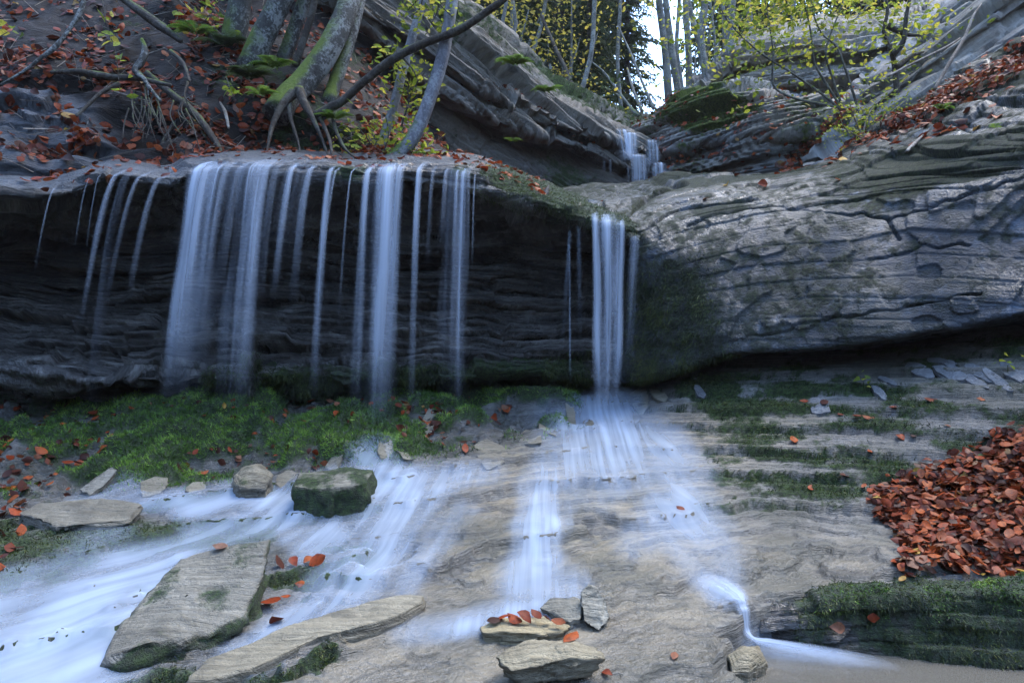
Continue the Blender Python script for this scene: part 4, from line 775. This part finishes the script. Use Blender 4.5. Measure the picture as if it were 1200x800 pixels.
# ---------------------------------------------------------------- trees, shrubs, roots
def bark_mat(name, dark, light, pale, palef, mossy=0.):
    t = NT(name); pos = t.n('NewGeometry').outputs['Position']
    a = t.noise(t.vmul(pos, (14, 14, 4)), 1, 5, .65); b = t.noise(pos, 5, 5, .65); c = t.noise(pos, 38, 4, .7)
    col = t.ramp(t.math('ADD', t.math('MULTIPLY', a, .6), t.math('MULTIPLY', c, .4)), [(.35, dark), (.65, light)])
    col = t.mix(t.math('MULTIPLY', t.map(t.math('ADD', t.math('MULTIPLY', b, .6), t.math('MULTIPLY', c, .4)), .47, .58), palef), col, pale)
    if mossy:
        g = t.n('NewGeometry'); sx = t.n('SeparateXYZ'); t.l(g.outputs['Normal'], sx.inputs[0])
        m = t.map(t.math('ADD', t.math('MULTIPLY', sx.outputs[2], .5), t.math('ADD', b, t.math('MULTIPLY', t.math('POWER', t.attr('low'), 6.0), mossy))), .78, 1.05)
        col = t.mix(m, col, t.mix(c, (.02, .04, .006), (.12, .16, .02)))
    return t.done(t.bsdf(col, .85, t.bump(t.math('ADD', a, c), .6, .02), .3))
M['bark'] = bark_mat('beech_bark', (.02, .02, .018), (.07, .07, .064), (.30, .32, .31), .6, .45)
M['bark_grey'] = bark_mat('slim_trunk_bark', (.09, .09, .10), (.22, .22, .24), (.36, .38, .38), .5, .35)
M['bark_far'] = bark_mat('far_trunk_bark', (.07, .07, .06), (.18, .18, .165), (.34, .36, .33), .5, .25); M['bark_shrub'] = bark_mat('shrub_bark', (.04, .04, .033), (.12, .115, .10), (.26, .27, .24), .4, .2)
M['bark_dark'] = bark_mat('dark_branch_bark', (.018, .014, .011), (.06, .048, .036), (.16, .16, .14), .3, .08)
M['bark_dry'] = bark_mat('dry_branch_bark', (.10, .08, .06), (.24, .20, .16), (.34, .32, .28), .5, 0)
def tube(name, pts, radii, mat, parent=None, sides=12, n=None, rough=.06, seed=0, flare=0):
    pts = np.asarray(pts, float); n = n or max(12, 6 * len(pts)); C = catmull(np.concatenate([pts, np.asarray(radii, float)[:, None]], 1), n, 0)
    Pt, R = C[:, :3], np.maximum(C[:, 3], .001)
    T = np.gradient(Pt, axis=0); T /= np.linalg.norm(T, axis=1, keepdims=True) + 1e-9
    a = np.cross(T, [.13, .97, .2]); a /= np.linalg.norm(a, axis=1, keepdims=True) + 1e-9; b = np.cross(T, a)
    th = np.linspace(0, 2 * np.pi, sides, endpoint=False); s = np.linspace(0, 1, n)
    r = R[:, None] * (1 + rough * 2 * fbm(np.cos(th)[None] * 1.3 + seed, np.sin(th)[None] * 1.3, s[:, None] * n * .25, 3, 700 + seed))
    if flare: r = r * (1 + flare * np.exp(-s * 9)[:, None] * (1 + .5 * np.cos(th * 4 + seed)[None]))
    V = Pt[:, None] + r[..., None] * (np.cos(th)[None, :, None] * a[:, None] + np.sin(th)[None, :, None] * b[:, None])
    i = np.arange(n * sides).reshape(n, sides); j = np.roll(i, -1, 1)
    F = np.stack([i[:-1], i[1:], j[1:], j[:-1]], -1).reshape(-1, 4)
    # close both ends
    V = np.concatenate([V.reshape(-1, 3), Pt[:1], Pt[-1:] + T[-1:] * R[-1]]); e0, e1 = n * sides, n * sides + 1
    F = np.concatenate([F, np.stack([np.full(sides, e0), i[0], j[0], np.full(sides, e0)], -1)[:, [0, 1, 2, 2]] * 1, np.stack([np.full(sides, e1), j[-1], i[-1], i[-1]], -1)])
    quads = F[:(n - 1) * sides]; tris = F[(n - 1) * sides:, :3]
    me = bpy.data.meshes.new(name); me.from_pydata(V.tolist(), [], quads.tolist() + tris.tolist()); me.polygons.foreach_set('use_smooth', np.ones(len(me.polygons), bool))
    at = me.attributes.new('low', 'FLOAT', 'POINT'); at.data.foreach_set('value', np.concatenate([np.repeat(1 - s, sides), [1, 0]]).astype(np.float32)); me.materials.append(mat); me.update()
    return link(name, me, parent)
def pp(seq, Y0, Y1=None):          # pixel polyline -> world polyline at that distance
    n = len(seq); Y1 = Y0 if Y1 is None else Y1
    return [P(u, v, Y0 + (Y1 - Y0) * k / max(1, n - 1)) for k, (u, v) in enumerate(seq)]
def thing(name, label, cat, group=None):
    e = bpy.data.objects.new(name, None); COL.objects.link(e); return props(e, label, cat, group)
_d = np.array([(-.5, 0, 0), (-.15, .26, .05), (.2, .24, .03), (.5, 0, -.06), (.2, -.24, .03), (-.15, -.26, .05)]); _df = np.array([(0, 5, 4, 3), (0, 3, 2, 1)])
SIMPLE = [(_d, _df), (_d * (1, .8, -1.5), _df), (_d * (.9, 1.1, 2.5), _df)]
GRN = [(0, (.10, .16, .02)), (.3, (.24, .32, .035)), (.6, (.42, .48, .055)), (.85, (.55, .53, .07)), (1, (.60, .50, .08))]
YEL = [(0, (.34, .31, .05)), (.35, (.52, .46, .07)), (.7, (.68, .58, .10)), (1, (.72, .55, .09))]
DRK = [(0, (.03, .055, .02)), (.5, (.06, .10, .035)), (1, (.10, .15, .05))]
M['lf_green'] = leaf_mat('green_leaf', GRN, 'rnd', .55, .5); M['lf_yellow'] = leaf_mat('yellow_leaf', YEL, 'rnd', .6, .5); M['lf_fern'] = leaf_mat('fern_leaf', DRK, 'rnd', .3, .6); M['needle'] = leaf_mat('needle', [(0, (.035, .06, .03)), (.6, (.075, .115, .055)), (1, (.12, .17, .08))], 'rnd', .35, .7); M['lf_bright'] = leaf_mat('bright_fern_leaf', [(0, (.07, .15, .02)), (1, (.20, .32, .05))], 'rnd', .4, .6)
def sprays(path_pts, n, spread, rg):   # leaf positions gathered round the ends of twigs
    path_pts = np.asarray(path_pts); k = rg.integers(0, len(path_pts), n); return path_pts[k] + rg.normal(size=(n, 3)) * spread
def upn(n, rg): v = rg.normal(size=(n, 3)) * .5 + np.array([0, -.2, 1]); return v / np.linalg.norm(v, axis=1, keepdims=True)
rg = np.random.default_rng(71); rr = random.Random(9)
# left beech group on the bank
def beech(label, px, Y, wpx, mat='bark', top=(0, 0, 6), flare=.12, Y1=None, twigs=0, leaves=0, lmat='lf_green', lsz=.07, lspread=.3, limb=None, group='trees on the earth bank', sides=18):
    e = thing('beech_tree', label, 'tree', group); pts = pp(px, Y, Y1); last, prev = pts[-1], pts[-2]; dr = (last - prev) / np.linalg.norm(last - prev)
    dr2 = dr * .35 + np.array([0, 0, .94]); pts = pts + [last + dr * .8, last + dr * .8 + dr2 * 2.5, last + dr * .8 + dr2 * 6]
    r = wpx / FOC * Y * .5; n = len(pts); rad = [r * (1.0 - .25 * k / n) for k in range(n - 2)] + [r * .6, r * .3]
    e_tr = tube('trunk', pts, rad, M[mat], e, sides, n * 10, .07, len(label), flare)
    # limbs and crown above
    top = pts[-1]; tips = []
    for k in range(7):
        b = pts[-3] + (pts[-1] - pts[-3]) * rr.uniform(.3, 1); d = np.array([rr.uniform(-1, 1), rr.uniform(-1, 1), rr.uniform(.2, .8)]); q = [b, b + d * .8, b + d * 1.7 + np.array([0, 0, .3])]
        tube('limb', q, [r * .28, r * .18, r * .05], M[mat], e_tr, 7, 10, .05, k); tips += [b + d * .9, q[2], q[2] + d * .4]
    p = sprays(tips, 900, .55, rg); c = leaf_mass('crown', p, upn(900, rg), .085, .5, M['lf_green'], None, rg, e, 0, SIMPLE, 1, None)
    return e_tr, pts
e, _ = beech('stout leaning beech with pale lichen bark and mossy root foot', [(322, 135), (336, 116), (354, 98), (380, 66), (399, 30), (410, 0)], 6.95, 29, Y1=7.6)
tube('root', pp([(345, 108), (332, 122), (322, 140), (316, 160), (312, 184)], 6.95, 6.6), [.055, .042, .028, .018, .007], M['bark_dark'], e, 9); tube('root', pp([(338, 115), (341, 140), (349, 165), (353, 188)], 6.95, 6.6), [.035, .02, .013, .005], M['bark_dark'], e, 8); tube('root', pp([(350, 105), (357, 122), (367, 140), (377, 162), (386, 188)], 6.95, 6.65), [.055, .042, .026, .016, .006], M['bark_dark'], e, 9)
beech('slim forked beech standing directly behind the stout leaning beech', [(384, 122), (390, 105), (405, 62), (418, 18), (424, -10)], 7.35, 15, Y1=7.8)
beech('dark trunk splayed away from the stout leaning beech', [(290, 85), (300, 60), (316, 28), (332, -5)], 7.4, 26)
beech('grey trunk at the back of the beech clump', [(332, 70), (341, 46), (352, 15), (362, -15)], 7.65, 15); beech('thin dark stem between the beech clump trunks', [(346, 78), (354, 52), (365, 18), (370, -5)], 7.55, 8, 'bark_dark')
beech('dark trunk above the fern tuft', [(272, 60), (278, 25), (284, -10)], 7.7, 25)
beech('slender pale grey trunk in front of the cliff', [(436, 195), (448, 165), (460, 130), (475, 72), (487, 30), (498, -5)], 7.25, 11, 'bark_grey')
beech('slender dark grey trunk curving up from the lip', [(440, 198), (462, 186), (486, 158), (507, 105), (520, 60), (531, -5)], 6.85, 15, 'bark_grey', flare=.3)
e = thing('fallen_branch', 'long dark leaning branch that crosses both slender trunks', 'branch'); e = tube('branch', pp([(372, 138), (385, 128), (402, 118), (424, 98), (460, 70), (500, 50), (540, 34), (570, 14), (592, -2), (650, -60)], 6.95, 6.6), [.075, .05, .045, .042, .042, .04, .04, .036, .033, .02], M['bark_dark'], e, 10, 60, .1)
tube('twig', pp([(470, 66), (484, 82), (490, 95)], 6.8), [.012, .008, .003], M['bark_dark'], e, 6)
# sapling leaves by the slender trunks
def sapling(label, stems, Y, n, sz, spread, mat='lf_green', bark='bark_dark', wpx=2.5, group='saplings', name='sapling', cat='sapling', frac=.45):
    e = thing(name, label, cat, group); allp = []
    for k, s in enumerate(stems):
        pts = pp(s, Y, Y + rr.uniform(-.25, .25)); r = wpx / FOC * Y * .5
        tube('stem', pts, list(np.linspace(r, r * .35, len(pts))), M[bark], e, 6, None, .05, k); C = catmull(np.array(pts), 20, 0); allp.append(C[int(20 * (1 - frac)):])
    allp = np.concatenate(allp); p = sprays(allp, n, spread, rg); leaf_mass('foliage', p, upn(n, rg), sz, .5, M[mat], None, rg, e, 0, SIMPLE, 1, None); return e
sapling('yellow-green sapling leaves at the foot of the slender trunks', [[(440, 190), (432, 165), (420, 150)], [(445, 190), (455, 160), (452, 135)], [(450, 190), (470, 170), (490, 165)], [(430, 190), (415, 175), (404, 160)], [(455, 190), (480, 180), (505, 182)]], 6.9, 330, .075, .11, frac=.6)
sapling('leafy sapling spray between the two slender trunks', [[(470, 150), (480, 110), (472, 80), (462, 55)], [(476, 120), (490, 95), (498, 85)], [(474, 100), (488, 110), (482, 118)], [(472, 85), (460, 70), (452, 60)]], 7.05, 200, .08, .11, frac=.6)
sapling('leafy twig hanging beside the top of the slender trunks', [[(500, -30), (492, 10), (480, 20)], [(520, -40), (512, 15), (505, 28)], [(498, -20), (510, 0), (530, 20)], [(505, -20), (485, 5), (478, 12)]], 6.9, 150, .08, .10)
# left-hand roots, branches, sprigs
def stick(label, px, Y0, Y1, w, mat, name='fallen_branch', cat='branch', twigs=()):
    e = thing(name, label, cat, 'branches and roots on the earth bank'); pts = pp(px, Y0, Y1); r = [x / FOC * Y0 * .5 for x in w]
    e = tube('branch' if 'branch' in name else 'stem', pts, r, M[mat], e, 9, None, .12, len(label))
    for k, (tp, tw) in enumerate(twigs): tube('twig', pp(tp, Y0, Y1), list(np.linspace(tw / FOC * Y0 * .5, .002, len(tp))), M[mat], e, 6, None, .1, k)
stick('bare grey branch hanging in front of the earth bank', [(-40, 122), (0, 100), (30, 82), (48, 68), (66, 54), (80, 36), (92, 18), (100, -5), (106, -50)], 5.9, 6.3, [2, 3, 3.5, 4.5, 6, 4.5, 6, 5, 5], 'bark')
stick('dark log slanting down the leafy bank', [(140, -5), (165, 14), (190, 32), (212, 48)], 7.3, 7.1, [8, 10, 10, 7], 'bark_dark', 'log', 'log')
stick('thick half-buried root slanting to the lip', [(172, 85), (200, 110), (225, 130), (252, 165), (262, 185)], 6.9, 6.35, [6, 8, 9, 6, 3], 'bark_dark', 'root', 'root')
stick('twisted pale root stump with two prongs', [(166, 46), (170, 60), (166, 72), (158, 82), (168, 92), (176, 104), (188, 118)], 6.75, 6.5, [4, 8, 9, 7, 6, 4, 3], 'bark', 'root', 'root', (([(160, 82), (172, 96), (174, 112)], 5),))
stick('dark root arching down to the wet shelf', [(140, 98), (120, 108), (104, 122), (90, 136)], 6.6, 6.3, [6, 5, 4, 3], 'bark_dark', 'root', 'root')
stick('dark log lying along the top of the shelf', [(60, 85), (90, 84), (125, 90), (160, 92), (200, 100)], 6.7, 6.6, [4, 7, 8, 6, 4], 'bark_dark', 'log', 'log')
stick('pale split stick standing in the bank', [(258, 120), (264, 132), (268, 150)], 6.75, 6.6, [2, 4, 3], 'bark_dry')
for k in range(22):
    u = rr.uniform(150, 225); v = rr.uniform(95, 130)
    stick('thin rootlet hanging from the undercut bank', [(u, v), (u + rr.uniform(-6, 10), v + 18), (u + rr.uniform(-12, 22), v + rr.uniform(30, 60))], 6.6, 6.3, [2, 1.6, .7], 'bark_dark', 'rootlet', 'root')
for px in ([(205, 120), (225, 140), (240, 160), (245, 185)], [(215, 128), (200, 150), (190, 170), (196, 184)], [(390, 140), (396, 158), (405, 175), (420, 188)], [(375, 138), (385, 160), (390, 184)], [(200, 60), (215, 75), (222, 95)]):
    stick('dark root exposed beneath the stout leaning beech' if px[0][0] > 300 else 'dark root exposed beside the half-buried root', px, 6.9, 6.4, [4.5, 4, 3, 1.2][:len(px)], 'bark_dark', 'root', 'root')
p, i, j = scatter(KV, (kv > -20) * (kv < 200) * (.3 + lm), 650, rg); a_, b_, n_2 = frame_from(soft_n(KN[i, j], .3), rg.uniform(0, 6.28, 650), .35, rg)
_L = rg.uniform(.05, .28, (650, 1)); _w = rg.uniform(.0015, .005, (650, 1)); p = p + n_2 * .02; _k = (np.arange(650) * 6)[:, None]
_V = np.stack([p - a_ * _L + b_ * _w, p - a_ * _L - b_ * _w, p - a_ * _L + n_2 * _w * 2, p + a_ * _L + b_ * _w * .5, p + a_ * _L - b_ * _w * .5, p + a_ * _L + n_2 * _w], 1).reshape(-1, 3)
props(link('twig_litter', rawmesh('twig_litter', _V, np.concatenate([_k + np.array([[0, 1, 4, 3]]), _k + np.array([[1, 2, 5, 4]]), _k + np.array([[2, 0, 3, 5]])]), M['bark_dry'], {'low': np.zeros(3900)}, False)), 'thin dead twigs scattered over the earth bank', None, None, 'stuff')
sapling('trailing ivy sprig hanging down the earth bank', [[(118, -20), (122, 15), (128, 40), (130, 55)], [(128, 40), (134, 55), (138, 80), (140, 105)]], 6.4, 16, .10, .05, wpx=1.5, frac=.75, group='sprigs', name='sprig', cat='plant')
sapling('small bright sprig below the fern tuft', [[(265, 90), (270, 105), (276, 118)], [(270, 100), (262, 95)]], 6.8, 12, .09, .04, wpx=1.5, frac=.8, group='sprigs', name='sprig', cat='plant')
sapling('green leaf sprig at the edge of the bank', [[(-10, 50), (5, 40), (12, 36)]], 6.3, 5, .12, .04, wpx=1.5, group='sprigs', name='sprig', cat='plant')
sapling('leafy plant on top of the leaf-strewn bank', [[(225, 0), (232, 5), (240, 10)], [(240, 25), (246, 18), (252, 22)], [(245, -10), (250, 0), (256, 5)]], 7.6, 40, .10, .10, wpx=1.5, frac=.9, group='sprigs', name='sprig', cat='plant')
# ferns
def fern(label, u, v, Y, n, L, mat='lf_fern', name='fern', group='ferns', up=.5, seed=0):
    e = thing(name, label, 'fern', group); c = P(u, v, Y)
    for k in range(n):
        a = rr.uniform(0, 6.28); d = np.array([math.cos(a), math.sin(a) * .7 - .3, 0]); ln = L * .9 * rr.uniform(.6, 1.1); t = np.linspace(0, 1, 16)
        C = c + np.outer(t * ln, d) + np.outer(ln * (up * t * 1.6 - up * 1.5 * t ** 2), [0, 0, 1]); s = np.cross(d, [0, 0, 1.]); V = []; F = []
        V = [C[q] for q in range(16)]
        for q in range(1, 15):
            w = ln * .22 * math.sin(math.pi * min(1, (q / 15) * .9 + .12)) + .004
            for sg in (-1, 1):
                b0 = C[q]; k0 = len(V); tip = b0 + s * sg * w + d * w * .35 + np.array([0, 0, -.15 * w]); th = d * ln * .008
                V += [tip + th, tip - th]; F.append((q, q + 1, k0, k0 + 1))
        V = np.array(V); link('frond', rawmesh('frond', V, np.array(F), M[mat], {'rnd': np.full(len(V), rr.random())}, False), e)
fern('low green fern among the bank leaves', 230, 40, 7.2, 14, .28, 'lf_bright'); fern('green fern above the exposed roots', 305, 112, 6.75, 14, .26, 'lf_bright'); fern('green fern at the foot of the slim forked beech', 392, 140, 6.9, 14, .24, 'lf_bright'); fern('dark fern tuft beside the beech clump', 292, 92, 7.05, 22, .36); fern('low fern on the root of the stout beech', 322, 80, 7.3, 14, .3, 'lf_bright'); fern('fern growing at the top of the leafy bank', 262, 55, 7.5, 18, .4)
fern('bright fern on the cliff edge', 604, 76, 9.9, 26, .34, 'lf_bright'); fern('bright fern lower on the cliff edge', 640, 108, 10.3, 22, .30, 'lf_bright'); fern('small fern at the foot of the slender trunks', 496, 186, 6.9, 18, .2, 'lf_bright'); fern('small fern on the cliff face', 601, 166, 9.9, 10, .18, 'lf_bright')
fern('fern sprig under the shrub on the right rocks', 1014, 100, 9.0, 6, .3); fern('pale green fern on the boulder top', 1105, 128, 6.2, 12, .16, 'lf_bright'); fern('small fern at the root of the slab', 1165, 150, 5.3, 8, .10, 'lf_bright')
for (u, v, lb) in ((1012, 456, 'round-leaved green seedling on the slope'), (1181, 440, 'green seedling under the boulder overhang at the slope top'), (1150, 545, 'green seedling at the rim of the leaf pile')):
    e = thing('seedling', lb, 'plant', 'seedlings'); c = ground_px(u, v); n = 6; p = c + rg.normal(size=(n, 3)) * .035 + np.array([0, 0, .05]); tube('stem', [c, c + np.array([0, 0, .05])], [.003, .002], M['lf_fern'], e, 5); leaf_mass('foliage', p, upn(n, rg), .06, .3, M['lf_fern'] if v > 500 else M['lf_green'], None, rg, e, 0, SIMPLE, 1.4, None)
# right-hand shrub in front of the pale block
sh = sapling('many-stemmed yellow-green shrub leaning over the leaf gully', [[(985, 128), (960, 108), (925, 84), (888, 60), (850, 20), (830, -30)], [(985, 125), (968, 98), (955, 75), (950, 38), (940, -10), (930, -60)], [(1005, 125), (992, 85), (980, 55), (962, 38), (950, 0), (955, -50)], [(988, 128), (975, 90), (968, 60), (985, 10), (1000, -40)], [(990, 128), (910, 105), (906, 60), (900, 20), (890, -30)]], 9.0, 2800, .08, .42, 'lf_green', 'bark_shrub', 3.2, None, 'shrub', 'shrub', .38)
sapling('dark twisted small tree on the right rocks with sparse leaves', [[(1052, 130), (1050, 95), (1046, 65), (1036, 40), (1040, 10), (1030, -30)], [(1046, 65), (1058, 50), (1062, 20), (1070, -20)], [(1040, 30), (1060, 40), (1078, 42)], [(1050, 80), (1070, 65), (1090, 60)]], 8.3, 560, .075, .30, 'lf_green', 'bark_dark', 8, None, 'small_tree', 'tree', .6)
sapling('low twiggy bush with tiny pale leaves at the foot of the diagonal slab', [[(1010, 160), (1020, 130), (1040, 110)], [(1015, 160), (1040, 135), (1065, 115)], [(1010, 160), (1000, 135), (995, 120)], [(1020, 155), (1050, 140), (1080, 118)], [(1005, 160), (990, 150), (985, 140)]], 7.7, 700, .045, .16, 'lf_green', 'bark_dry', 2, None, 'bush', 'bush', .8)
stick('dry stick leaning on the diagonal slab', [(1095, 105), (1115, 70), (1130, 45), (1140, 20), (1150, 5)], 7.0, 7.3, [4, 4, 4, 3, 2], 'bark_dry'); stick('second dry stick lying in the slab seam', [(1040, 90), (1075, 72), (1110, 55), (1125, 45)], 7.4, 7.5, [3, 3, 3, 2], 'bark_dry')
stick('pale broken stick on the boulder top', [(1062, 178), (1072, 168), (1082, 158)], 6.0, 6.2, [4, 4, 2], 'bark_dry')

# ---------------------------------------------------------------- wood behind
def base_pt(u, Y): x = (u - 600) / FOC * Y; return np.array([x, Y, hill_z(x, Y) - .3])
def conifer_mesh(seed, H=24, R=3.2, per=12):
    r = np.random.default_rng(seed); V = []; F = []; A = []
    z = 1.2
    while z < H * .97:
        ln = R * (1 - z / H) ** .75 * (1 if z > 3 else .7)
        for b in range(7):
            a = r.uniform(0, 6.28); L = ln * r.uniform(.65, 1.1); d = np.array([math.cos(a), math.sin(a), 0]); s = np.array([-d[1], d[0], 0]); m = max(4, int(per * L / R + 3))
            for t in np.linspace(.15, 1, m):
                c = np.array([0, 0, z]) + d * L * t + np.array([0, 0, -.28 * L * t * t + r.normal() * .06]); w = .26 + .25 * (1 - t) * L / 3
                for sg in (-1, -.6, .6, 1):
                    k = len(V); q = d * .055 * r.uniform(.6, 1.4); tip = c + s * sg * w * r.uniform(.7, 1.3) + d * r.uniform(-.1, .3) + np.array([0, 0, -.22 * r.random() - .05])
                    V += [c - q, c + q, tip + q * .45, tip - q * .45]; F.append((k, k + 1, k + 2, k + 3)); A += [r.random()] * 4
        z += .38 + .012 * z
    return rawmesh('conifer_crown', np.array(V), np.array(F), M['needle'], {'rnd': np.array(A)}, False)
CM = [conifer_mesh(s) for s in (1, 2, 3)]
def trunk_mesh(H, r, mat, seed, lean=0): 
    o = tube('trunk', [(0, 0, 0), (lean * .3, .05, H * .3), (lean * .7, 0, H * .65), (lean, 0, H)], [r, r * .85, r * .6, r * .15], M[mat], None, 10, 28, .05, seed, .3); return o
for k, (u, Y, s, lb) in enumerate([(655, 21, .85, 'dark conifer behind the pale leaning birch'), (686, 25, 1, 'tall conifer at the left of the bright gap'), (700, 33, .9, 'hazy conifer at the edge of the bright sky gap'), (610, 27, 1, 'dark conifer behind the yellow beech leaves'), (560, 25, 1, 'conifer rising behind the tilted cliff'), (500, 28, 1.1, 'tall conifer behind the cliff top'),
        (870, 26, .9, 'dark conifer behind the mossy trunk on the right'), (920, 24, 1, 'conifer above the pale rock block'), (985, 26, 1, 'conifer behind the many-stemmed shrub'), (1060, 24, 1, 'conifer above the diagonal slab'), (1140, 22, 1, 'conifer at the top of the diagonal slab'), (640, 42, 1.2, 'far conifer between the nearer conifers'), (850, 45, 1.1, 'far conifer right of the bright gap'), (690, 16.5, .32, 'young conifer at the foot of the tall conifer'), (735, 19, .35, 'young conifer under the dead leaning saplings'), (630, 15.5, .25, 'small young conifer on the cliff top'), (440, 24, 1.1, 'conifer behind the beech clump'), (340, 26, 1.1, 'far conifer above the earth bank')]):
    e = thing('conifer', lb, 'tree', 'conifers behind the gorge'); b = base_pt(u, Y); e.location = b; e.scale = (s, s, s); e.rotation_euler = (0, 0, k * 1.3)
    c = link('crown', CM[k % 3], e); t = trunk_mesh(24, .22, 'bark_dark', k); t.parent = e
def far_tree(label, u0, v0, u1, v1, w, Y, mat='bark_far', leaves=260, low=3.0, lm='lf_yellow', crown=True, name='forest_tree'):
    e = thing(name, label, 'tree', 'trunks behind the gorge'); a = P(u0, v0, Y); b = P(u1, v1, Y); d = (b - a); a2 = a - d / np.linalg.norm(d) * 1.2; top = b + (d / np.linalg.norm(d) * .5 + np.array([0, 0, .5])) * 8
    r = w / FOC * Y * .5; k_ = rr.uniform(-.15, .15); e_tr = tube('trunk', [a2, a, (a + b) / 2 + np.array([k_, 0, 0]), b, (b + top) / 2, top], [r * 1.15, r * 1.05, r * .95, r * .85, r * .6, r * .15], M[mat], e, 10, 40, .05, len(label))
    if crown:
        tips = []
        for k in range(9):
            q = b + (top - b) * rr.uniform(.05, 1); dd = np.array([rr.uniform(-1, 1), rr.uniform(-1, 1), rr.uniform(.1, .6)]); tube('limb', [q, q + dd * .9, q + dd * 1.9], [r * .3, r * .18, r * .05], M[mat], e_tr, 6, 8, .05, k); tips += [q + dd, q + dd * 1.9, q + dd * 1.4]
        p = sprays(tips, leaves, .7, rg); leaf_mass('crown', p, upn(len(p), rg), .11, .5, M[lm], None, rg, e, 0, SIMPLE, 1, None)
for a in [('twin pale trunk at the cliff top', 588, 62, 594, -2, 5, 13.5), ('second of the twin pale trunks at the cliff top', 594, 64, 600, -2, 5, 13.7), ('pale birch leaning beside the dark conifer', 676, 128, 697, -2, 6, 14), ('dark leaning trunk crossed by another behind the cliff', 618, 80, 640, -2, 5, 15),
          ('pale trunk at the left of the bright gap', 784, 118, 772, -2, 9, 17), ('slanting trunk crossing the bright gap', 796, 118, 780, -2, 8, 16), ('straight grey trunk right of the bright gap', 808, 115, 803, -2, 8, 15.5), ('thin trunk within the bright gap', 800, 112, 796, -2, 5, 22), ('thick pale trunk above the mossy outcrop', 832, 106, 826, -2, 10, 13.5), ('thin straight stem beside the thick pale trunk', 838, 104, 832, -2, 3, 13.2),
          ('slanting trunk behind the thick pale trunk', 822, 60, 806, -2, 7, 17), ('mossy trunk standing on the outcrop', 861, 102, 858, -2, 10, 12.8), ('grey trunk behind the shrub leaves', 880, 70, 876, -2, 8, 18), ('thin trunk in front of the conifers', 729, 146, 727, -2, 5, 16), ('slim trunk beyond the shrub', 850, 70, 847, -2, 5, 20), ('slim grey trunk above the pale block', 905, 50, 902, -20, 7, 17), ('grey trunk over the pale rock block', 930, 44, 932, -20, 6, 16)]:
    far_tree(*a)
for k, px in enumerate([[(745, 134), (728, 112), (708, 85), (690, 70)], [(766, 128), (750, 90), (738, 60), (724, 30)], [(752, 130), (742, 105), (735, 80)], [(748, 136), (732, 118), (722, 110)], [(672, 125), (668, 95), (650, 55), (634, 18)]]):
    stick(['bare dead sapling leaning left over the upper fall', 'long bare sapling leaning beside the upper fall', 'short bare stem by the upper fall', 'bent dry stem at the upper fall', 'dark bare trunk leaning against the pale birch'][k], px, 13.5, 14.5, [4, 3, 2.5, 1.5][:len(px)] if k < 4 else [4, 5, 5, 4], 'bark_far' if k < 4 else 'bark_dark', 'dead_sapling', 'sapling')
def leaf_tree(label, pxs, Y, n, lm, sz, sp, spread, name='young_beech'):
    e = thing(name, label, 'tree', 'young beeches behind the gorge'); tips = []
    base = base_pt(pxs[0][0], Y); base[2] -= .2
    for k, (u, v) in enumerate(pxs):
        t = P(u, v, Y + rr.uniform(-1, 1)); tube('limb' if k else 'trunk', [base, base * .6 + t * .4 + np.array([rr.uniform(-.2, .2), 0, .1]), t], [.07, .045, .012], M['bark_far'], e, 7, 12, .05, k); tips.append(t)
    p = sprays(tips, n, spread, rg); leaf_mass('crown', p, upn(n, rg), sz, .5, M[lm], None, rg, e, 0, SIMPLE, 1, None)
leaf_tree('yellow-leaved young beech behind the cliff edge', [(590, 20), (575, 40), (610, 50), (620, 10), (560, 10), (640, 70), (600, -40), (650, -20)], 15, 1500, 'lf_yellow', .10, 1, .6)
leaf_tree('thin yellow beech left of the pale birch', [(660, 70), (645, 100), (680, 45), (700, 40), (640, 30), (690, 90), (670, 0)], 16, 420, 'lf_yellow', .10, 1, .55)
leaf_tree('sparse yellow-green beech right of the bright gap', [(815, 60), (845, 40), (830, 80), (860, 60), (870, 20), (840, -10), (800, 20)], 14.5, 480, 'lf_green', .10, 1, .5)
leaf_tree('green undergrowth tree at the foot of the conifers', [(690, 140), (670, 135), (720, 148), (705, 125), (655, 118)], 13.2, 420, 'lf_fern', .10, 1, .35)
leaf_tree('yellow low beech at the foot of the pale birch', [(668, 108), (700, 145), (715, 135), (660, 95)], 13.4, 200, 'lf_yellow', .09, 1, .3)
leaf_tree('yellow-leaved beech above the pale rock block', [(900, 20), (940, 10), (970, 25), (920, -30), (990, 0), (880, 40), (1010, 20), (1030, -10)], 13, 900, 'lf_yellow', .10, 1, .55)

# ---------------------------------------------------------------- air
def haze():
    t = NT('haze_air'); v = t.n('VolumePrincipled'); v.inputs['Color'].default_value = (.92, .95, 1, 1); v.inputs['Density'].default_value = HAZE; v.inputs['Anisotropy'].default_value = .35
    t.l(v.outputs[0], t.out.inputs['Volume'])
    x, y0, y1, z0, z1 = 160, -160, 160, -20, 75
    V = [(a, b, c) for c in (z0, z1) for b in (y0, y1) for a in (-x, x)]
    F = [(0, 2, 3, 1), (4, 5, 7, 6), (0, 1, 5, 4), (2, 6, 7, 3), (0, 4, 6, 2), (1, 3, 7, 5)]
    me = bpy.data.meshes.new('haze'); me.from_pydata(V, [], F); me.materials.append(t.m); o = link('haze', me); props(o, 'thin pale haze in the gorge air', None, None, 'stuff')
HAZE = .0008
haze()
